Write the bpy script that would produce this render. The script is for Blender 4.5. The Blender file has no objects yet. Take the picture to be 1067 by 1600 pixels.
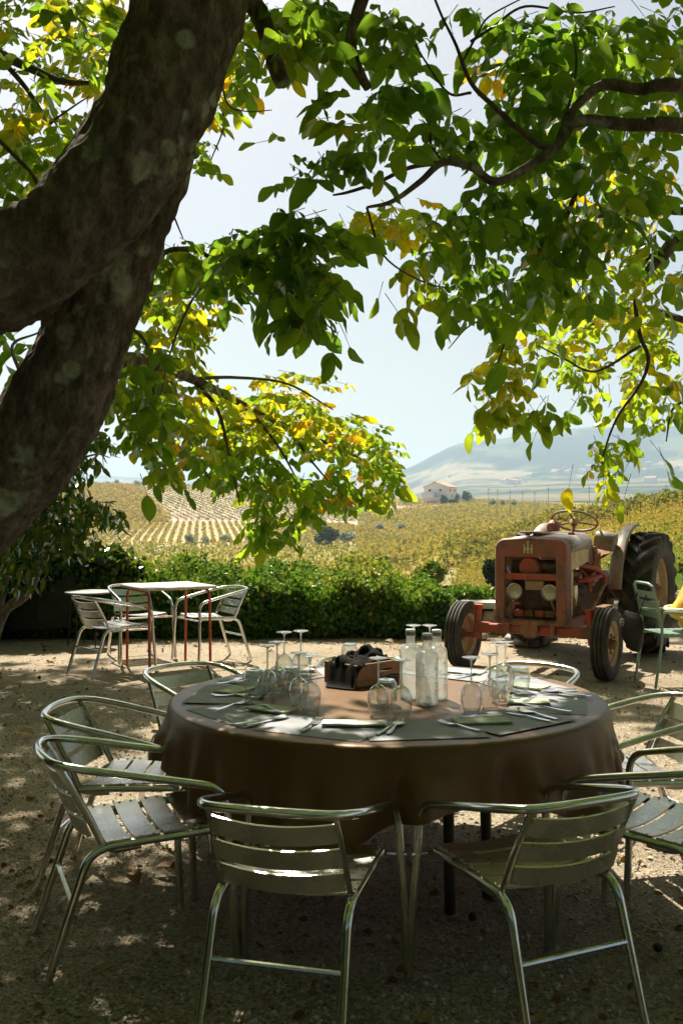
import bpy, math, random
import numpy as np
from mathutils import Vector, Matrix, noise as mnoise
R = math.radians
rnd = random.Random(7)
rng = np.random.default_rng(11)
S = bpy.context.scene
COL = S.collection

# ------------------------------------------------------------------ camera
CAMZ, F = 1.52, 1556.0
cd = bpy.data.cameras.new("camera"); cam = bpy.data.objects.new("camera", cd); COL.objects.link(cam)
cam.location = (0, 0, CAMZ); cam.rotation_euler = (R(90), 0, 0)
cd.sensor_fit = 'VERTICAL'; cd.sensor_height = 36.0; cd.lens = 36.0 * F / 1600.0
cd.clip_start = 0.05; cd.clip_end = 20000
S.camera = cam
# ------------------------------------------------------------------ light
SUN_EL = R(55)
SUN_DIR = Vector((-0.30 * math.cos(SUN_EL) / 0.996, 0.95 * math.cos(SUN_EL) / 0.996, math.sin(SUN_EL))).normalized()
KX, KY = -SUN_DIR.x / SUN_DIR.z, -SUN_DIR.y / SUN_DIR.z      # shadow shift per metre of height
W = bpy.data.worlds.new("World"); S.world = W; W.use_nodes = True
wn = W.node_tree.nodes; wl = W.node_tree.links
sky = wn.new('ShaderNodeTexSky'); sky.sky_type = 'NISHITA'; sky.sun_disc = False
sky.sun_elevation = SUN_EL; sky.sun_rotation = math.atan2(SUN_DIR.x, SUN_DIR.y)
sky.air_density = 1.0; sky.dust_density = 3.6; sky.ozone_density = 0.6; sky.altitude = 200
bg = wn['Background']; bg.inputs['Strength'].default_value = 0.048
tintn = wn.new('ShaderNodeMixRGB'); tintn.blend_type = 'MULTIPLY'; tintn.inputs[0].default_value = 1; tintn.inputs[2].default_value = (1.05, 1.0, .88, 1)
wl.new(sky.outputs[0], tintn.inputs[1]); wl.new(tintn.outputs[0], bg.inputs['Color'])
sl = bpy.data.lights.new("sun", 'SUN'); sl.energy = 5.0; sl.angle = R(0.53); sl.color = (1.0, 0.91, 0.76)
so = bpy.data.objects.new("sun", sl); COL.objects.link(so)
so.rotation_euler = SUN_DIR.to_track_quat('Z', 'Y').to_euler(); so.location = (-5, 12, 20)
S.view_settings.view_transform = 'Standard'; S.view_settings.look = 'None'
S.view_settings.exposure = 1.25; S.view_settings.gamma = 1.0; S.view_settings.use_curve_mapping = False
S.render.engine = 'CYCLES'
S.cycles.use_denoising = True
S.cycles.max_bounces = 10; S.cycles.transparent_max_bounces = 24; S.cycles.transmission_bounces = 8
S.cycles.diffuse_bounces = 4; S.cycles.glossy_bounces = 4; S.cycles.volume_bounces = 0
S.cycles.use_adaptive_sampling = True; S.cycles.adaptive_threshold = 0.02
HAZE_DENSITY = 2.3e-4

# ------------------------------------------------------------------ coordinates (photo pixel -> place)
def pt(px, py, d): return Vector(((px - 533.5) / F * d, d, CAMZ - (py - 800) / F * d))
def gp(px, py, z=0.0):
    d = F * (CAMZ - z) / (py - 800.0)
    return Vector(((px - 533.5) / F * d, d, z))
TZ = 0.745
def tp(px, py): return gp(px, py, TZ)

# ------------------------------------------------------------------ materials
MATS = {}
def ramp(nt, stops):
    r = nt.nodes.new('ShaderNodeValToRGB'); e = r.color_ramp.elements
    e[0].position, e[0].color = stops[0][0], (*stops[0][1], 1)
    e[1].position, e[1].color = stops[-1][0], (*stops[-1][1], 1)
    for p, c in stops[1:-1]:
        k = e.new(p); k.color = (*c, 1)
    return r
def tex(nt, kind, scale, coord='Object', detail=4, rough=0.6, vec=None):
    tc = nt.nodes.new('ShaderNodeTexCoord')
    t = nt.nodes.new({'noise': 'ShaderNodeTexNoise', 'voronoi': 'ShaderNodeTexVoronoi', 'wave': 'ShaderNodeTexWave'}[kind])
    t.inputs['Scale'].default_value = scale
    if kind == 'noise':
        t.inputs['Detail'].default_value = detail; t.inputs['Roughness'].default_value = rough
    src = tc.outputs[coord]
    if vec:
        m = nt.nodes.new('ShaderNodeMapping'); m.inputs['Scale'].default_value = vec
        nt.links.new(src, m.inputs['Vector']); src = m.outputs[0]
    nt.links.new(src, t.inputs['Vector'])
    return t
def out(t, kind='fac'):
    return t.outputs[0]
def bump(nt, b, src, strength, dist, prev=None):
    n = nt.nodes.new('ShaderNodeBump'); n.inputs['Strength'].default_value = strength; n.inputs['Distance'].default_value = dist
    nt.links.new(src, n.inputs['Height'])
    if prev: nt.links.new(prev.outputs[0], n.inputs['Normal'])
    if b: nt.links.new(n.outputs[0], b.inputs['Normal'])
    return n
def newmat(name):
    m = bpy.data.materials.new(name); m.use_nodes = True
    b = m.node_tree.nodes['Principled BSDF']; MATS[name] = m
    return m, m.node_tree, b
def mat(name, c1, c2=None, scale=8, rough=0.6, metal=0.0, spec=0.5, bstr=0.0, bdist=0.002, bscale=None, lo=.35, hi=.65, c3=None, vec=None, rough2=None, coord='Object'):
    m, nt, b = newmat(name)
    b.inputs['Roughness'].default_value = rough; b.inputs['Metallic'].default_value = metal
    b.inputs['Specular IOR Level'].default_value = spec
    if c2 is None: b.inputs['Base Color'].default_value = (*c1, 1)
    else:
        t = tex(nt, 'noise', scale, coord, 6, .62, vec)
        st = [(lo, c1), (hi, c2)] if c3 is None else [(lo, c1), ((lo + hi) / 2, c2), (hi, c3)]
        r = ramp(nt, st); nt.links.new(out(t), r.inputs[0]); nt.links.new(r.outputs[0], b.inputs['Base Color'])
        if rough2 is not None:
            mr = nt.nodes.new('ShaderNodeMapRange'); nt.links.new(out(t), mr.inputs[0])
            mr.inputs[1].default_value = lo; mr.inputs[2].default_value = hi; mr.inputs[3].default_value = rough; mr.inputs[4].default_value = rough2
            nt.links.new(mr.outputs[0], b.inputs['Roughness'])
    if bstr:
        t2 = tex(nt, 'noise', bscale or scale * 4, coord, 5, .6, vec)
        bump(nt, b, out(t2), bstr, bdist)
    return m

def leaf_mat(name, stops, trans=0.5, tboost=(1.9, 1.75, 0.9), gloss=0.35, veins=True, sheen=.22):
    m = bpy.data.materials.new(name); m.use_nodes = True; nt = m.node_tree; MATS[name] = m
    for n in list(nt.nodes):
        if n.type != 'OUTPUT_MATERIAL': nt.nodes.remove(n)
    o = nt.nodes['Material Output']
    at = nt.nodes.new('ShaderNodeAttribute'); at.attribute_name = 'tint'
    r = ramp(nt, stops)
    nz = tex(nt, 'noise', 30, 'Object', 3, .6)
    ad = nt.nodes.new('ShaderNodeMath'); ad.operation = 'MULTIPLY_ADD'
    nt.links.new(nz.outputs[0], ad.inputs[0]); ad.inputs[1].default_value = 0.22
    sb = nt.nodes.new('ShaderNodeMath'); sb.operation = 'SUBTRACT'; nt.links.new(at.outputs['Fac'], sb.inputs[0]); sb.inputs[1].default_value = 0.11
    nt.links.new(sb.outputs[0], ad.inputs[2]); nt.links.new(ad.outputs[0], r.inputs[0])
    col = r.outputs[0]
    if veins:
        uv = nt.nodes.new('ShaderNodeUVMap'); uv.uv_map = 'UVMap'
        sep = nt.nodes.new('ShaderNodeSeparateXYZ'); nt.links.new(uv.outputs[0], sep.inputs[0])
        # u across from the midrib (0.5), v along: herring-bone side veins
        ab = nt.nodes.new('ShaderNodeMath'); ab.operation = 'SUBTRACT'; nt.links.new(sep.outputs[0], ab.inputs[0]); ab.inputs[1].default_value = .5
        a2 = nt.nodes.new('ShaderNodeMath'); a2.operation = 'ABSOLUTE'; nt.links.new(ab.outputs[0], a2.inputs[0])
        ma = nt.nodes.new('ShaderNodeMath'); ma.operation = 'MULTIPLY_ADD'; nt.links.new(a2.outputs[0], ma.inputs[0]); ma.inputs[1].default_value = -1.1
        nt.links.new(sep.outputs[1], ma.inputs[2])
        fr = nt.nodes.new('ShaderNodeMath'); fr.operation = 'MULTIPLY'; nt.links.new(ma.outputs[0], fr.inputs[0]); fr.inputs[1].default_value = 9
        f2 = nt.nodes.new('ShaderNodeMath'); f2.operation = 'FRACT'; nt.links.new(fr.outputs[0], f2.inputs[0])
        lt = nt.nodes.new('ShaderNodeMath'); lt.operation = 'LESS_THAN'; nt.links.new(f2.outputs[0], lt.inputs[0]); lt.inputs[1].default_value = .13
        l2 = nt.nodes.new('ShaderNodeMath'); l2.operation = 'LESS_THAN'; nt.links.new(a2.outputs[0], l2.inputs[0]); l2.inputs[1].default_value = .022
        mx = nt.nodes.new('ShaderNodeMath'); mx.operation = 'MAXIMUM'; nt.links.new(lt.outputs[0], mx.inputs[0]); nt.links.new(l2.outputs[0], mx.inputs[1])
        mc = nt.nodes.new('ShaderNodeMixRGB'); mc.blend_type = 'MULTIPLY'; mc.inputs[2].default_value = (1.5, 1.4, 1.3, 1)
        ms = nt.nodes.new('ShaderNodeMath'); ms.operation = 'MULTIPLY'; nt.links.new(mx.outputs[0], ms.inputs[0]); ms.inputs[1].default_value = .45
        nt.links.new(ms.outputs[0], mc.inputs[0]); nt.links.new(col, mc.inputs[1]); col = mc.outputs[0]
    d = nt.nodes.new('ShaderNodeBsdfDiffuse'); t = nt.nodes.new('ShaderNodeBsdfTranslucent'); g = nt.nodes.new('ShaderNodeBsdfGlossy')
    g.inputs['Roughness'].default_value = gloss; g.inputs['Color'].default_value = (.9, 1, .9, 1)
    tb = nt.nodes.new('ShaderNodeMixRGB'); tb.blend_type = 'MULTIPLY'; tb.inputs[0].default_value = 1; tb.inputs[2].default_value = (*tboost, 1)
    nt.links.new(col, tb.inputs[1]); nt.links.new(col, d.inputs[0]); nt.links.new(tb.outputs[0], t.inputs[0])
    m1 = nt.nodes.new('ShaderNodeMixShader'); m1.inputs[0].default_value = trans
    nt.links.new(d.outputs[0], m1.inputs[1]); nt.links.new(t.outputs[0], m1.inputs[2])
    fre = nt.nodes.new('ShaderNodeFresnel'); fre.inputs[0].default_value = 1.35
    fm = nt.nodes.new('ShaderNodeMath'); fm.operation = 'MULTIPLY'; nt.links.new(fre.outputs[0], fm.inputs[0]); fm.inputs[1].default_value = sheen
    m2 = nt.nodes.new('ShaderNodeMixShader'); nt.links.new(fm.outputs[0], m2.inputs[0])
    nt.links.new(m1.outputs[0], m2.inputs[1]); nt.links.new(g.outputs[0], m2.inputs[2])
    nt.links.new(m2.outputs[0], o.inputs[0])
    return m

WALNUT = [(0.0, (.048, .125, .028)), (.35, (.100, .195, .026)), (.6, (.165, .235, .024)), (.8, (.34, .31, .022)), (1.0, (.38, .17, .02))]
leaf_mat('walnut_leaf', WALNUT, .64, (2.8, 2.35, .8))
leaf_mat('shrub_leaf', [(0, (.015, .04, .01)), (.5, (.04, .085, .015)), (1, (.16, .16, .03))], .35, (1.9, 1.8, .8), .25, False)
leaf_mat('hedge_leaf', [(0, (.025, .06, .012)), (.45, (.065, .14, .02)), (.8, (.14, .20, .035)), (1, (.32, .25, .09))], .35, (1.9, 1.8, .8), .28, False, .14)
leaf_mat('vine_leaf', [(0, (.12, .16, .03)), (.4, (.26, .24, .05)), (.75, (.37, .28, .07)), (1, (.42, .24, .06))], .35, (1.4, 1.3, .8), .5, False, 0.0)
leaf_mat('olive_leaf', [(0, (.17, .20, .13)), (.5, (.27, .30, .21)), (1, (.42, .44, .34))], .42, (1.2, 1.2, .9), .5, False, 0.0)
leaf_mat('dry_leaf', [(0, (.10, .055, .03)), (.5, (.22, .12, .05)), (1, (.35, .24, .10))], .15, (1.2, 1.1, .8), .5, False)
leaf_mat('far_tree_leaf', [(0, (.02, .04, .018)), (.6, (.05, .08, .03)), (1, (.12, .14, .04))], .2, (1.2, 1.2, .8), .5, False, 0.0)

def aluminium(name, rough, flute=False):
    m, nt, b = newmat(name)
    b.inputs['Metallic'].default_value = 1; b.inputs['Roughness'].default_value = rough
    t = tex(nt, 'noise', 9, 'Object', 3, .5); r = ramp(nt, [(.3, (.50, .50, .47) if flute else (.58, .58, .55)), (.7, (.62, .62, .59) if flute else (.78, .78, .75))])
    nt.links.new(t.outputs[0], r.inputs[0]); nt.links.new(r.outputs[0], b.inputs['Base Color'])
    mr = nt.nodes.new('ShaderNodeMapRange'); nt.links.new(t.outputs[0], mr.inputs[0]); mr.inputs[3].default_value = rough * .8; mr.inputs[4].default_value = rough * 1.25
    nt.links.new(mr.outputs[0], b.inputs['Roughness'])
    if flute:
        uv = nt.nodes.new('ShaderNodeUVMap'); w = nt.nodes.new('ShaderNodeTexWave'); w.bands_direction = 'Y'; w.inputs['Scale'].default_value = 4.2
        nt.links.new(uv.outputs[0], w.inputs['Vector']); bump(nt, b, w.outputs['Fac'], .35, .0008)
    return m
aluminium('tube_aluminium', .17)
aluminium('slat_aluminium', .27, True)

def thin_glass(name, tint=(.96, .98, .97), rough=0.0, frost_glint=0.0, gain=1.0, ior=1.5):
    m = bpy.data.materials.new(name); m.use_nodes = True; nt = m.node_tree; MATS[name] = m
    for n in list(nt.nodes):
        if n.type != 'OUTPUT_MATERIAL': nt.nodes.remove(n)
    o = nt.nodes['Material Output']
    tr = nt.nodes.new('ShaderNodeBsdfTransparent'); tr.inputs[0].default_value = (*tint, 1)
    g = nt.nodes.new('ShaderNodeBsdfGlossy'); g.inputs['Roughness'].default_value = rough
    lw = nt.nodes.new('ShaderNodeLayerWeight'); lw.inputs[0].default_value = .5
    fr = nt.nodes.new('ShaderNodeMath'); fr.operation = 'POWER'; nt.links.new(lw.outputs['Facing'], fr.inputs[0]); fr.inputs[1].default_value = 2.4
    fm = nt.nodes.new('ShaderNodeMath'); fm.operation = 'MULTIPLY_ADD'; fm.use_clamp = True; nt.links.new(fr.outputs[0], fm.inputs[0]); fm.inputs[1].default_value = .55 * gain; fm.inputs[2].default_value = .05 * gain
    base = tr.outputs[0]
    if frost_glint:  # whitish scatter: cloudy glass on the bottles, painted-in glints on the drinking glasses
        t = nt.nodes.new('ShaderNodeBsdfTranslucent'); t.inputs[0].default_value = (.88, .90, .88, 1)
        d = nt.nodes.new('ShaderNodeBsdfDiffuse'); d.inputs[0].default_value = (.78, .80, .79, 1)
        md = nt.nodes.new('ShaderNodeMixShader'); md.inputs[0].default_value = .45
        nt.links.new(t.outputs[0], md.inputs[1]); nt.links.new(d.outputs[0], md.inputs[2])
        mf = nt.nodes.new('ShaderNodeMixShader'); nz = tex(nt, 'noise', 25, 'Object', 5, .7)
        mr = nt.nodes.new('ShaderNodeMapRange'); nt.links.new(nz.outputs[0], mr.inputs[0]); mr.inputs[1].default_value = .35; mr.inputs[2].default_value = .65
        mr.inputs[3].default_value = frost_glint * .75; mr.inputs[4].default_value = min(.95, frost_glint * 1.2)
        nt.links.new(mr.outputs[0], mf.inputs[0]); nt.links.new(base, mf.inputs[1]); nt.links.new(md.outputs[0], mf.inputs[2]); base = mf.outputs[0]
    mx = nt.nodes.new('ShaderNodeMixShader'); nt.links.new(fm.outputs[0], mx.inputs[0]); nt.links.new(base, mx.inputs[1]); nt.links.new(g.outputs[0], mx.inputs[2])
    nt.links.new(mx.outputs[0], o.inputs[0])
    return m
thin_glass('clear_glass', (.92, .95, .94), 0.015, .035, 3.0)
thin_glass('thick_glass', (.80, .84, .82), 0.05, .42, 2.0)
thin_glass('frosted_glass', (.86, .88, .86), 0.06, .30, 1.9)
mat('lamp_glass', (.50, .50, .38), (.30, .30, .22), 20, .12, 0, .8)

# bark
m, nt, b = newmat('bark')
b.inputs['Roughness'].default_value = .93; b.inputs['Specular IOR Level'].default_value = .2
n1 = tex(nt, 'noise', 17, 'Object', 13, .78, (1, 1, .5)); r1 = ramp(nt, [(.32, (.035, .028, .02)), (.48, (.15, .122, .088)), (.66, (.36, .31, .24))])
nt.links.new(n1.outputs[0], r1.inputs[0])
n2 = tex(nt, 'noise', 4.3, 'Object', 6, .55); r2 = ramp(nt, [(.60, (0, 0, 0)), (.66, (1, 1, 1))]); nt.links.new(n2.outputs[0], r2.inputs[0])
n3 = tex(nt, 'noise', 24, 'Object', 5, .6); r3 = ramp(nt, [(.3, (.24, .28, .16)), (.7, (.62, .66, .50))]); nt.links.new(n3.outputs[0], r3.inputs[0])
n4 = tex(nt, 'voronoi', 7.5, 'Object'); r4 = ramp(nt, [(.18, (1, 1, 1)), (.27, (0, 0, 0))]); nt.links.new(n4.outputs['Distance'], r4.inputs[0])
n5 = tex(nt, 'noise', 1.9, 'Object', 2, .5); r5 = ramp(nt, [(.47, (0, 0, 0)), (.52, (1, 1, 1))]); nt.links.new(n5.outputs[0], r5.inputs[0])
mu = nt.nodes.new('ShaderNodeMath'); mu.operation = 'MULTIPLY'; nt.links.new(r4.outputs[0], mu.inputs[0]); nt.links.new(r5.outputs[0], mu.inputs[1])
ml = nt.nodes.new('ShaderNodeMath'); ml.operation = 'MAXIMUM'; nt.links.new(mu.outputs[0], ml.inputs[0]); nt.links.new(r2.outputs[0], ml.inputs[1])
mm = nt.nodes.new('ShaderNodeMath'); mm.operation = 'MULTIPLY'; nt.links.new(ml.outputs[0], mm.inputs[0]); mm.inputs[1].default_value = .95
mxx = nt.nodes.new('ShaderNodeMixRGB'); nt.links.new(mm.outputs[0], mxx.inputs[0]); nt.links.new(r1.outputs[0], mxx.inputs[1]); nt.links.new(r3.outputs[0], mxx.inputs[2])
nt.links.new(mxx.outputs[0], b.inputs['Base Color'])
nb = tex(nt, 'noise', 16, 'Object', 10, .72, (1, 1, .45)); bb = bump(nt, None, nb.outputs[0], 1.0, .05)
nb2 = tex(nt, 'voronoi', 38, 'Object'); bump(nt, b, nb2.outputs['Distance'], .5, .006, bb)
mat('twig_bark', (.045, .035, .025), (.12, .10, .075), 30, .85, bstr=.6, bdist=.003)
mat('pale_twig', (.12, .11, .09), (.24, .22, .18), 30, .8)

# gravel ground
m, nt, b = newmat('gravel')
b.inputs['Roughness'].default_value = .95; b.inputs['Specular IOR Level'].default_value = .15
g1 = tex(nt, 'noise', 1.1, 'Object', 5, .6); rr = ramp(nt, [(.3, (.34, .285, .205)), (.5, (.45, .38, .285)), (.72, (.52, .45, .35))]); nt.links.new(g1.outputs[0], rr.inputs[0])
g2 = tex(nt, 'voronoi', 95, 'Object'); g2b = nt.nodes.new('ShaderNodeSeparateColor'); nt.links.new(g2.outputs['Color'], g2b.inputs[0])
r2 = ramp(nt, [(0, (.35, .33, .30)), (.5, (1, 1, 1)), (.9, (1.0, .96, .9)), (1, (1.7, 1.6, 1.45))]); nt.links.new(g2b.outputs[0], r2.inputs[0])
mxx = nt.nodes.new('ShaderNodeMixRGB'); mxx.blend_type = 'MULTIPLY'; mxx.inputs[0].default_value = .8; nt.links.new(rr.outputs[0], mxx.inputs[1]); nt.links.new(r2.outputs[0], mxx.inputs[2])
g3 = tex(nt, 'noise', 3.0, 'Object', 8, .75); r3 = ramp(nt, [(.58, (1, 1, 1)), (.72, (.38, .33, .27))]); nt.links.new(g3.outputs[0], r3.inputs[0])
mx2 = nt.nodes.new('ShaderNodeMixRGB'); mx2.blend_type = 'MULTIPLY'; mx2.inputs[0].default_value = 1; nt.links.new(mxx.outputs[0], mx2.inputs[1]); nt.links.new(r3.outputs[0], mx2.inputs[2])
nt.links.new(mx2.outputs[0], b.inputs['Base Color'])
b1 = bump(nt, None, g2.outputs['Distance'], 1.0, .010)
g4 = tex(nt, 'noise', 9, 'Object', 9, .75); bump(nt, b, g4.outputs[0], .8, .05, b1)
mat('pebble', (.30, .26, .20), (.52, .46, .37), 55, .9, lo=.3, hi=.7, coord='Object')

# terrain: albedo zones come with the mesh as colours of the land cover
m, nt, b = newmat('land')
b.inputs['Roughness'].default_value = 1; b.inputs['Specular IOR Level'].default_value = .05
at = nt.nodes.new('ShaderNodeAttribute'); at.attribute_name = 'cover'
t1 = tex(nt, 'noise', .35, 'Object', 8, .75); r1 = ramp(nt, [(.3, (.55, .55, .55)), (.7, (1.4, 1.4, 1.4))]); nt.links.new(t1.outputs[0], r1.inputs[0])
mxx = nt.nodes.new('ShaderNodeMixRGB'); mxx.blend_type = 'MULTIPLY'; mxx.inputs[0].default_value = .8
nt.links.new(at.outputs['Color'], mxx.inputs[1]); nt.links.new(r1.outputs[0], mxx.inputs[2])
t2 = tex(nt, 'noise', .02, 'Object', 8, .7); r2 = ramp(nt, [(.3, (.6, .6, .6)), (.7, (1.35, 1.35, 1.35))]); nt.links.new(t2.outputs[0], r2.inputs[0])
mx2 = nt.nodes.new('ShaderNodeMixRGB'); mx2.blend_type = 'MULTIPLY'; mx2.inputs[0].default_value = .8
nt.links.new(mxx.outputs[0], mx2.inputs[1]); nt.links.new(r2.outputs[0], mx2.inputs[2]); nt.links.new(mx2.outputs[0], b.inputs['Base Color'])

# cloth
m, nt, b = newmat('brown_cloth')
b.inputs['Roughness'].default_value = .42; b.inputs['Specular IOR Level'].default_value = .6; b.inputs['Specular Tint'].default_value = (1, .72, .45, 1)
b.inputs['Sheen Weight'].default_value = .0; b.inputs['Sheen Tint'].default_value = (1, .8, .6, 1); b.inputs['Sheen Roughness'].default_value = .4
t = tex(nt, 'noise', 5, 'Object', 4, .6); r = ramp(nt, [(.3, (.115, .058, .026)), (.7, (.155, .080, .036))]); nt.links.new(t.outputs[0], r.inputs[0]); nt.links.new(r.outputs[0], b.inputs['Base Color'])
wv = tex(nt, 'noise', 420, 'Object', 2, .5); b1 = bump(nt, None, wv.outputs[0], .35, .0008)
wv2 = tex(nt, 'noise', 7, 'Object', 3, .5); bump(nt, b, wv2.outputs[0], .35, .012, b1)
tl = nt.nodes.new('ShaderNodeBsdfTranslucent'); tl.inputs[0].default_value = (.22, .075, .02, 1)
ms = nt.nodes.new('ShaderNodeMixShader'); ms.inputs[0].default_value = .05
nt.links.new(b.outputs[0], ms.inputs[1]); nt.links.new(tl.outputs[0], ms.inputs[2]); nt.links.new(ms.outputs[0], nt.nodes['Material Output'].inputs[0])

mat('placemat_paper', (.20, .215, .24), (.27, .285, .31), 9, .7, bstr=.3, bdist=.001, bscale=160)
mat('napkin_paper', (.38, .42, .30), (.46, .50, .38), 12, .85, bstr=.25, bdist=.001, bscale=120)
mat('pale_napkin', (.62, .62, .56), (.70, .70, .64), 12, .85, bstr=.25, bdist=.001, bscale=120)
mat('cutlery_steel', (.62, .62, .60), (.74, .74, .72), 20, .16, 1)
mat('dark_handle', (.02, .02, .02), None, rough=.4)
mat('crate_wood', (.20, .09, .035), (.33, .16, .07), 6, .6, bstr=.4, bdist=.002, vec=(1, 1, 9))
mat('crate_shade', (.015, .01, .008), None, rough=.9)  # near-black colour standing in for the shade inside the crate
mat('dark_cloth', (.006, .007, .006), (.014, .014, .012), 12, .95, spec=.12, bstr=.3, bdist=.002, bscale=200)
mat('cup_dark', (.02, .022, .02), None, rough=.35)
mat('bottle_cap', (.18, .15, .11), (.28, .25, .2), 20, .5)
mat('cap_white', (.75, .77, .76), None, rough=.4)
mat('print_blue', (.06, .08, .12), None, rough=.5)
mat('leg_metal', (.03, .03, .03), (.07, .065, .06), 9, .45, .6)
mat('table_board', (.35, .3, .24), (.45, .4, .33), 4, .6)
# small table
mat('red_paint', (.40, .06, .025), (.54, .11, .045), 9, .42, lo=.3, hi=.7, c3=(.30, .045, .02), bstr=.2, bdist=.001)
mat('weathered_top', (.44, .40, .33), (.60, .56, .48), 5, .5, bstr=.15, bdist=.001)
mat('black_metal', (.015, .016, .016), (.04, .038, .034), 12, .5, .4)
mat('grey_top', (.25, .26, .25), (.36, .36, .34), 8, .4)
# tractor
mat('tractor_red', (.27, .062, .042), (.29, .10, .07), 4.5, .62, lo=.30, hi=.62, c3=(.15, .085, .06), bstr=.35, bdist=.003, bscale=30)
mat('tractor_bright_red', (.42, .05, .025), (.33, .08, .045), 7, .55, c3=(.15, .07, .045), bstr=.3, bdist=.002)
mat('tractor_grey', (.33, .19, .15), (.38, .30, .26), 4, .36, c3=(.26, .12, .08), lo=.3, hi=.75, bstr=.2, bdist=.002)
mat('tractor_cream', (.60, .50, .30), (.54, .43, .24), 5, .5, c3=(.36, .20, .10), lo=.32, hi=.76, bstr=.2, bdist=.002)
mat('wheel_cream', (.52, .41, .25), (.42, .30, .17), 6, .6, c3=(.26, .12, .05), lo=.3, hi=.72, bstr=.3, bdist=.002)
mat('rust', (.10, .045, .022), (.22, .10, .05), 9, .85, c3=(.30, .17, .09), bstr=.6, bdist=.004)
mat('fender_grey', (.15, .12, .095), (.26, .22, .18), 4, .5, c3=(.22, .10, .05), bstr=.2, bdist=.002)
mat('engine_dark', (.018, .014, .012), (.06, .04, .03), 12, .6, c3=(.13, .06, .035), bstr=.5, bdist=.004)
mat('tyre_rubber', (.022, .021, .019), (.05, .045, .038), 9, .8, c3=(.13, .11, .085), lo=.35, hi=.78, bstr=.35, bdist=.002, bscale=60)
mat('chrome_worn', (.45, .42, .36), (.6, .57, .5), 12, .3, .9)
mat('wire', (.03, .03, .03), None, rough=.5)
mat('emblem_cream', (.58, .50, .34), (.5, .4, .25), 40, .5)
mat('badge_plate', (.12, .13, .12), (.2, .2, .18), 30, .4, .3)
# walls, stones
mat('stone', (.20, .165, .12), (.34, .29, .22), 5, .9, c3=(.44, .40, .33), lo=.3, hi=.75, bstr=.8, bdist=.015, bscale=14)
mat('coping', (.40, .37, .32), (.55, .52, .46), 6, .85, bstr=.6, bdist=.01, bscale=18)
mat('mortar', (.12, .10, .075), (.2, .17, .13), 10, .95, bstr=.6, bdist=.01)
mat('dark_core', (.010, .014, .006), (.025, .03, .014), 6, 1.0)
mat('sack', (.20, .20, .18), (.34, .33, .30), 6, .7, bstr=.7, bdist=.02, bscale=9)
# green chair, person
mat('sage_paint', (.22, .34, .27), (.27, .40, .32), 8, .38, .0, bstr=.1, bdist=.001)
mat('yellow_fabric', (.66, .33, .015), (.74, .42, .03), 7, .8, bstr=.5, bdist=.01, bscale=16)
mat('pale_trim', (.70, .66, .48), None, rough=.8)
mat('skin', (.50, .30, .20), (.55, .34, .24), 10, .5)
mat('blond_hair', (.36, .22, .10), (.60, .42, .24), 4, .5, vec=(14, 14, 1), bstr=.6, bdist=.004, bscale=40)
mat('denim', (.05, .07, .12), (.08, .1, .16), 12, .8)
mat('black_fabric', (.006, .006, .006), (.015, .014, .013), 15, .7, bstr=.4, bdist=.004)
mat('lace', (.65, .62, .56), None, rough=.8)
# far things
mat('white_wall', (.68, .66, .62), (.76, .75, .71), 3, .8)
mat('red_roof', (.42, .20, .13), (.52, .29, .20), 2, .85)
mat('window_dark', (.03, .04, .05), None, rough=.2)
mat('pole_wood', (.16, .14, .12), (.24, .21, .18), 3, .8)
mat('vine_wood', (.08, .055, .035), (.15, .11, .08), 6, .9)
mat('rail_white', (.62, .63, .62), None, rough=.6)
mat('ruin_stone', (.06, .055, .045), (.15, .135, .11), 2, .95, bstr=.5, bdist=.05)

# ------------------------------------------------------------------ object helpers
def tag(o, label=None, cat=None, group=None, kind=None):
    if label: o['label'] = label
    if cat: o['category'] = cat
    if group: o['group'] = group
    if kind: o['kind'] = kind
    return o
def empty(name, loc, rz=0.0, label=None, cat=None, group=None):
    o = bpy.data.objects.new(name, None); COL.objects.link(o); o.empty_display_size = .1
    o.location = loc; o.rotation_euler = (0, 0, rz)
    return tag(o, label, cat, group)
def link_mesh(name, me, parent=None, world=False, label=None):
    o = bpy.data.objects.new(name, me); COL.objects.link(o)
    if parent is not None:
        o.parent = parent
        if world: o.matrix_parent_inverse = (Matrix.Translation(parent.location) @ parent.rotation_euler.to_matrix().to_4x4()).inverted()
    if label: o['label'] = label
    return o
def copy_tree(o, parent=None):
    c = o.copy(); COL.objects.link(c); c.parent = parent
    for ch in o.children: copy_tree(ch, c)
    return c
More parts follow.
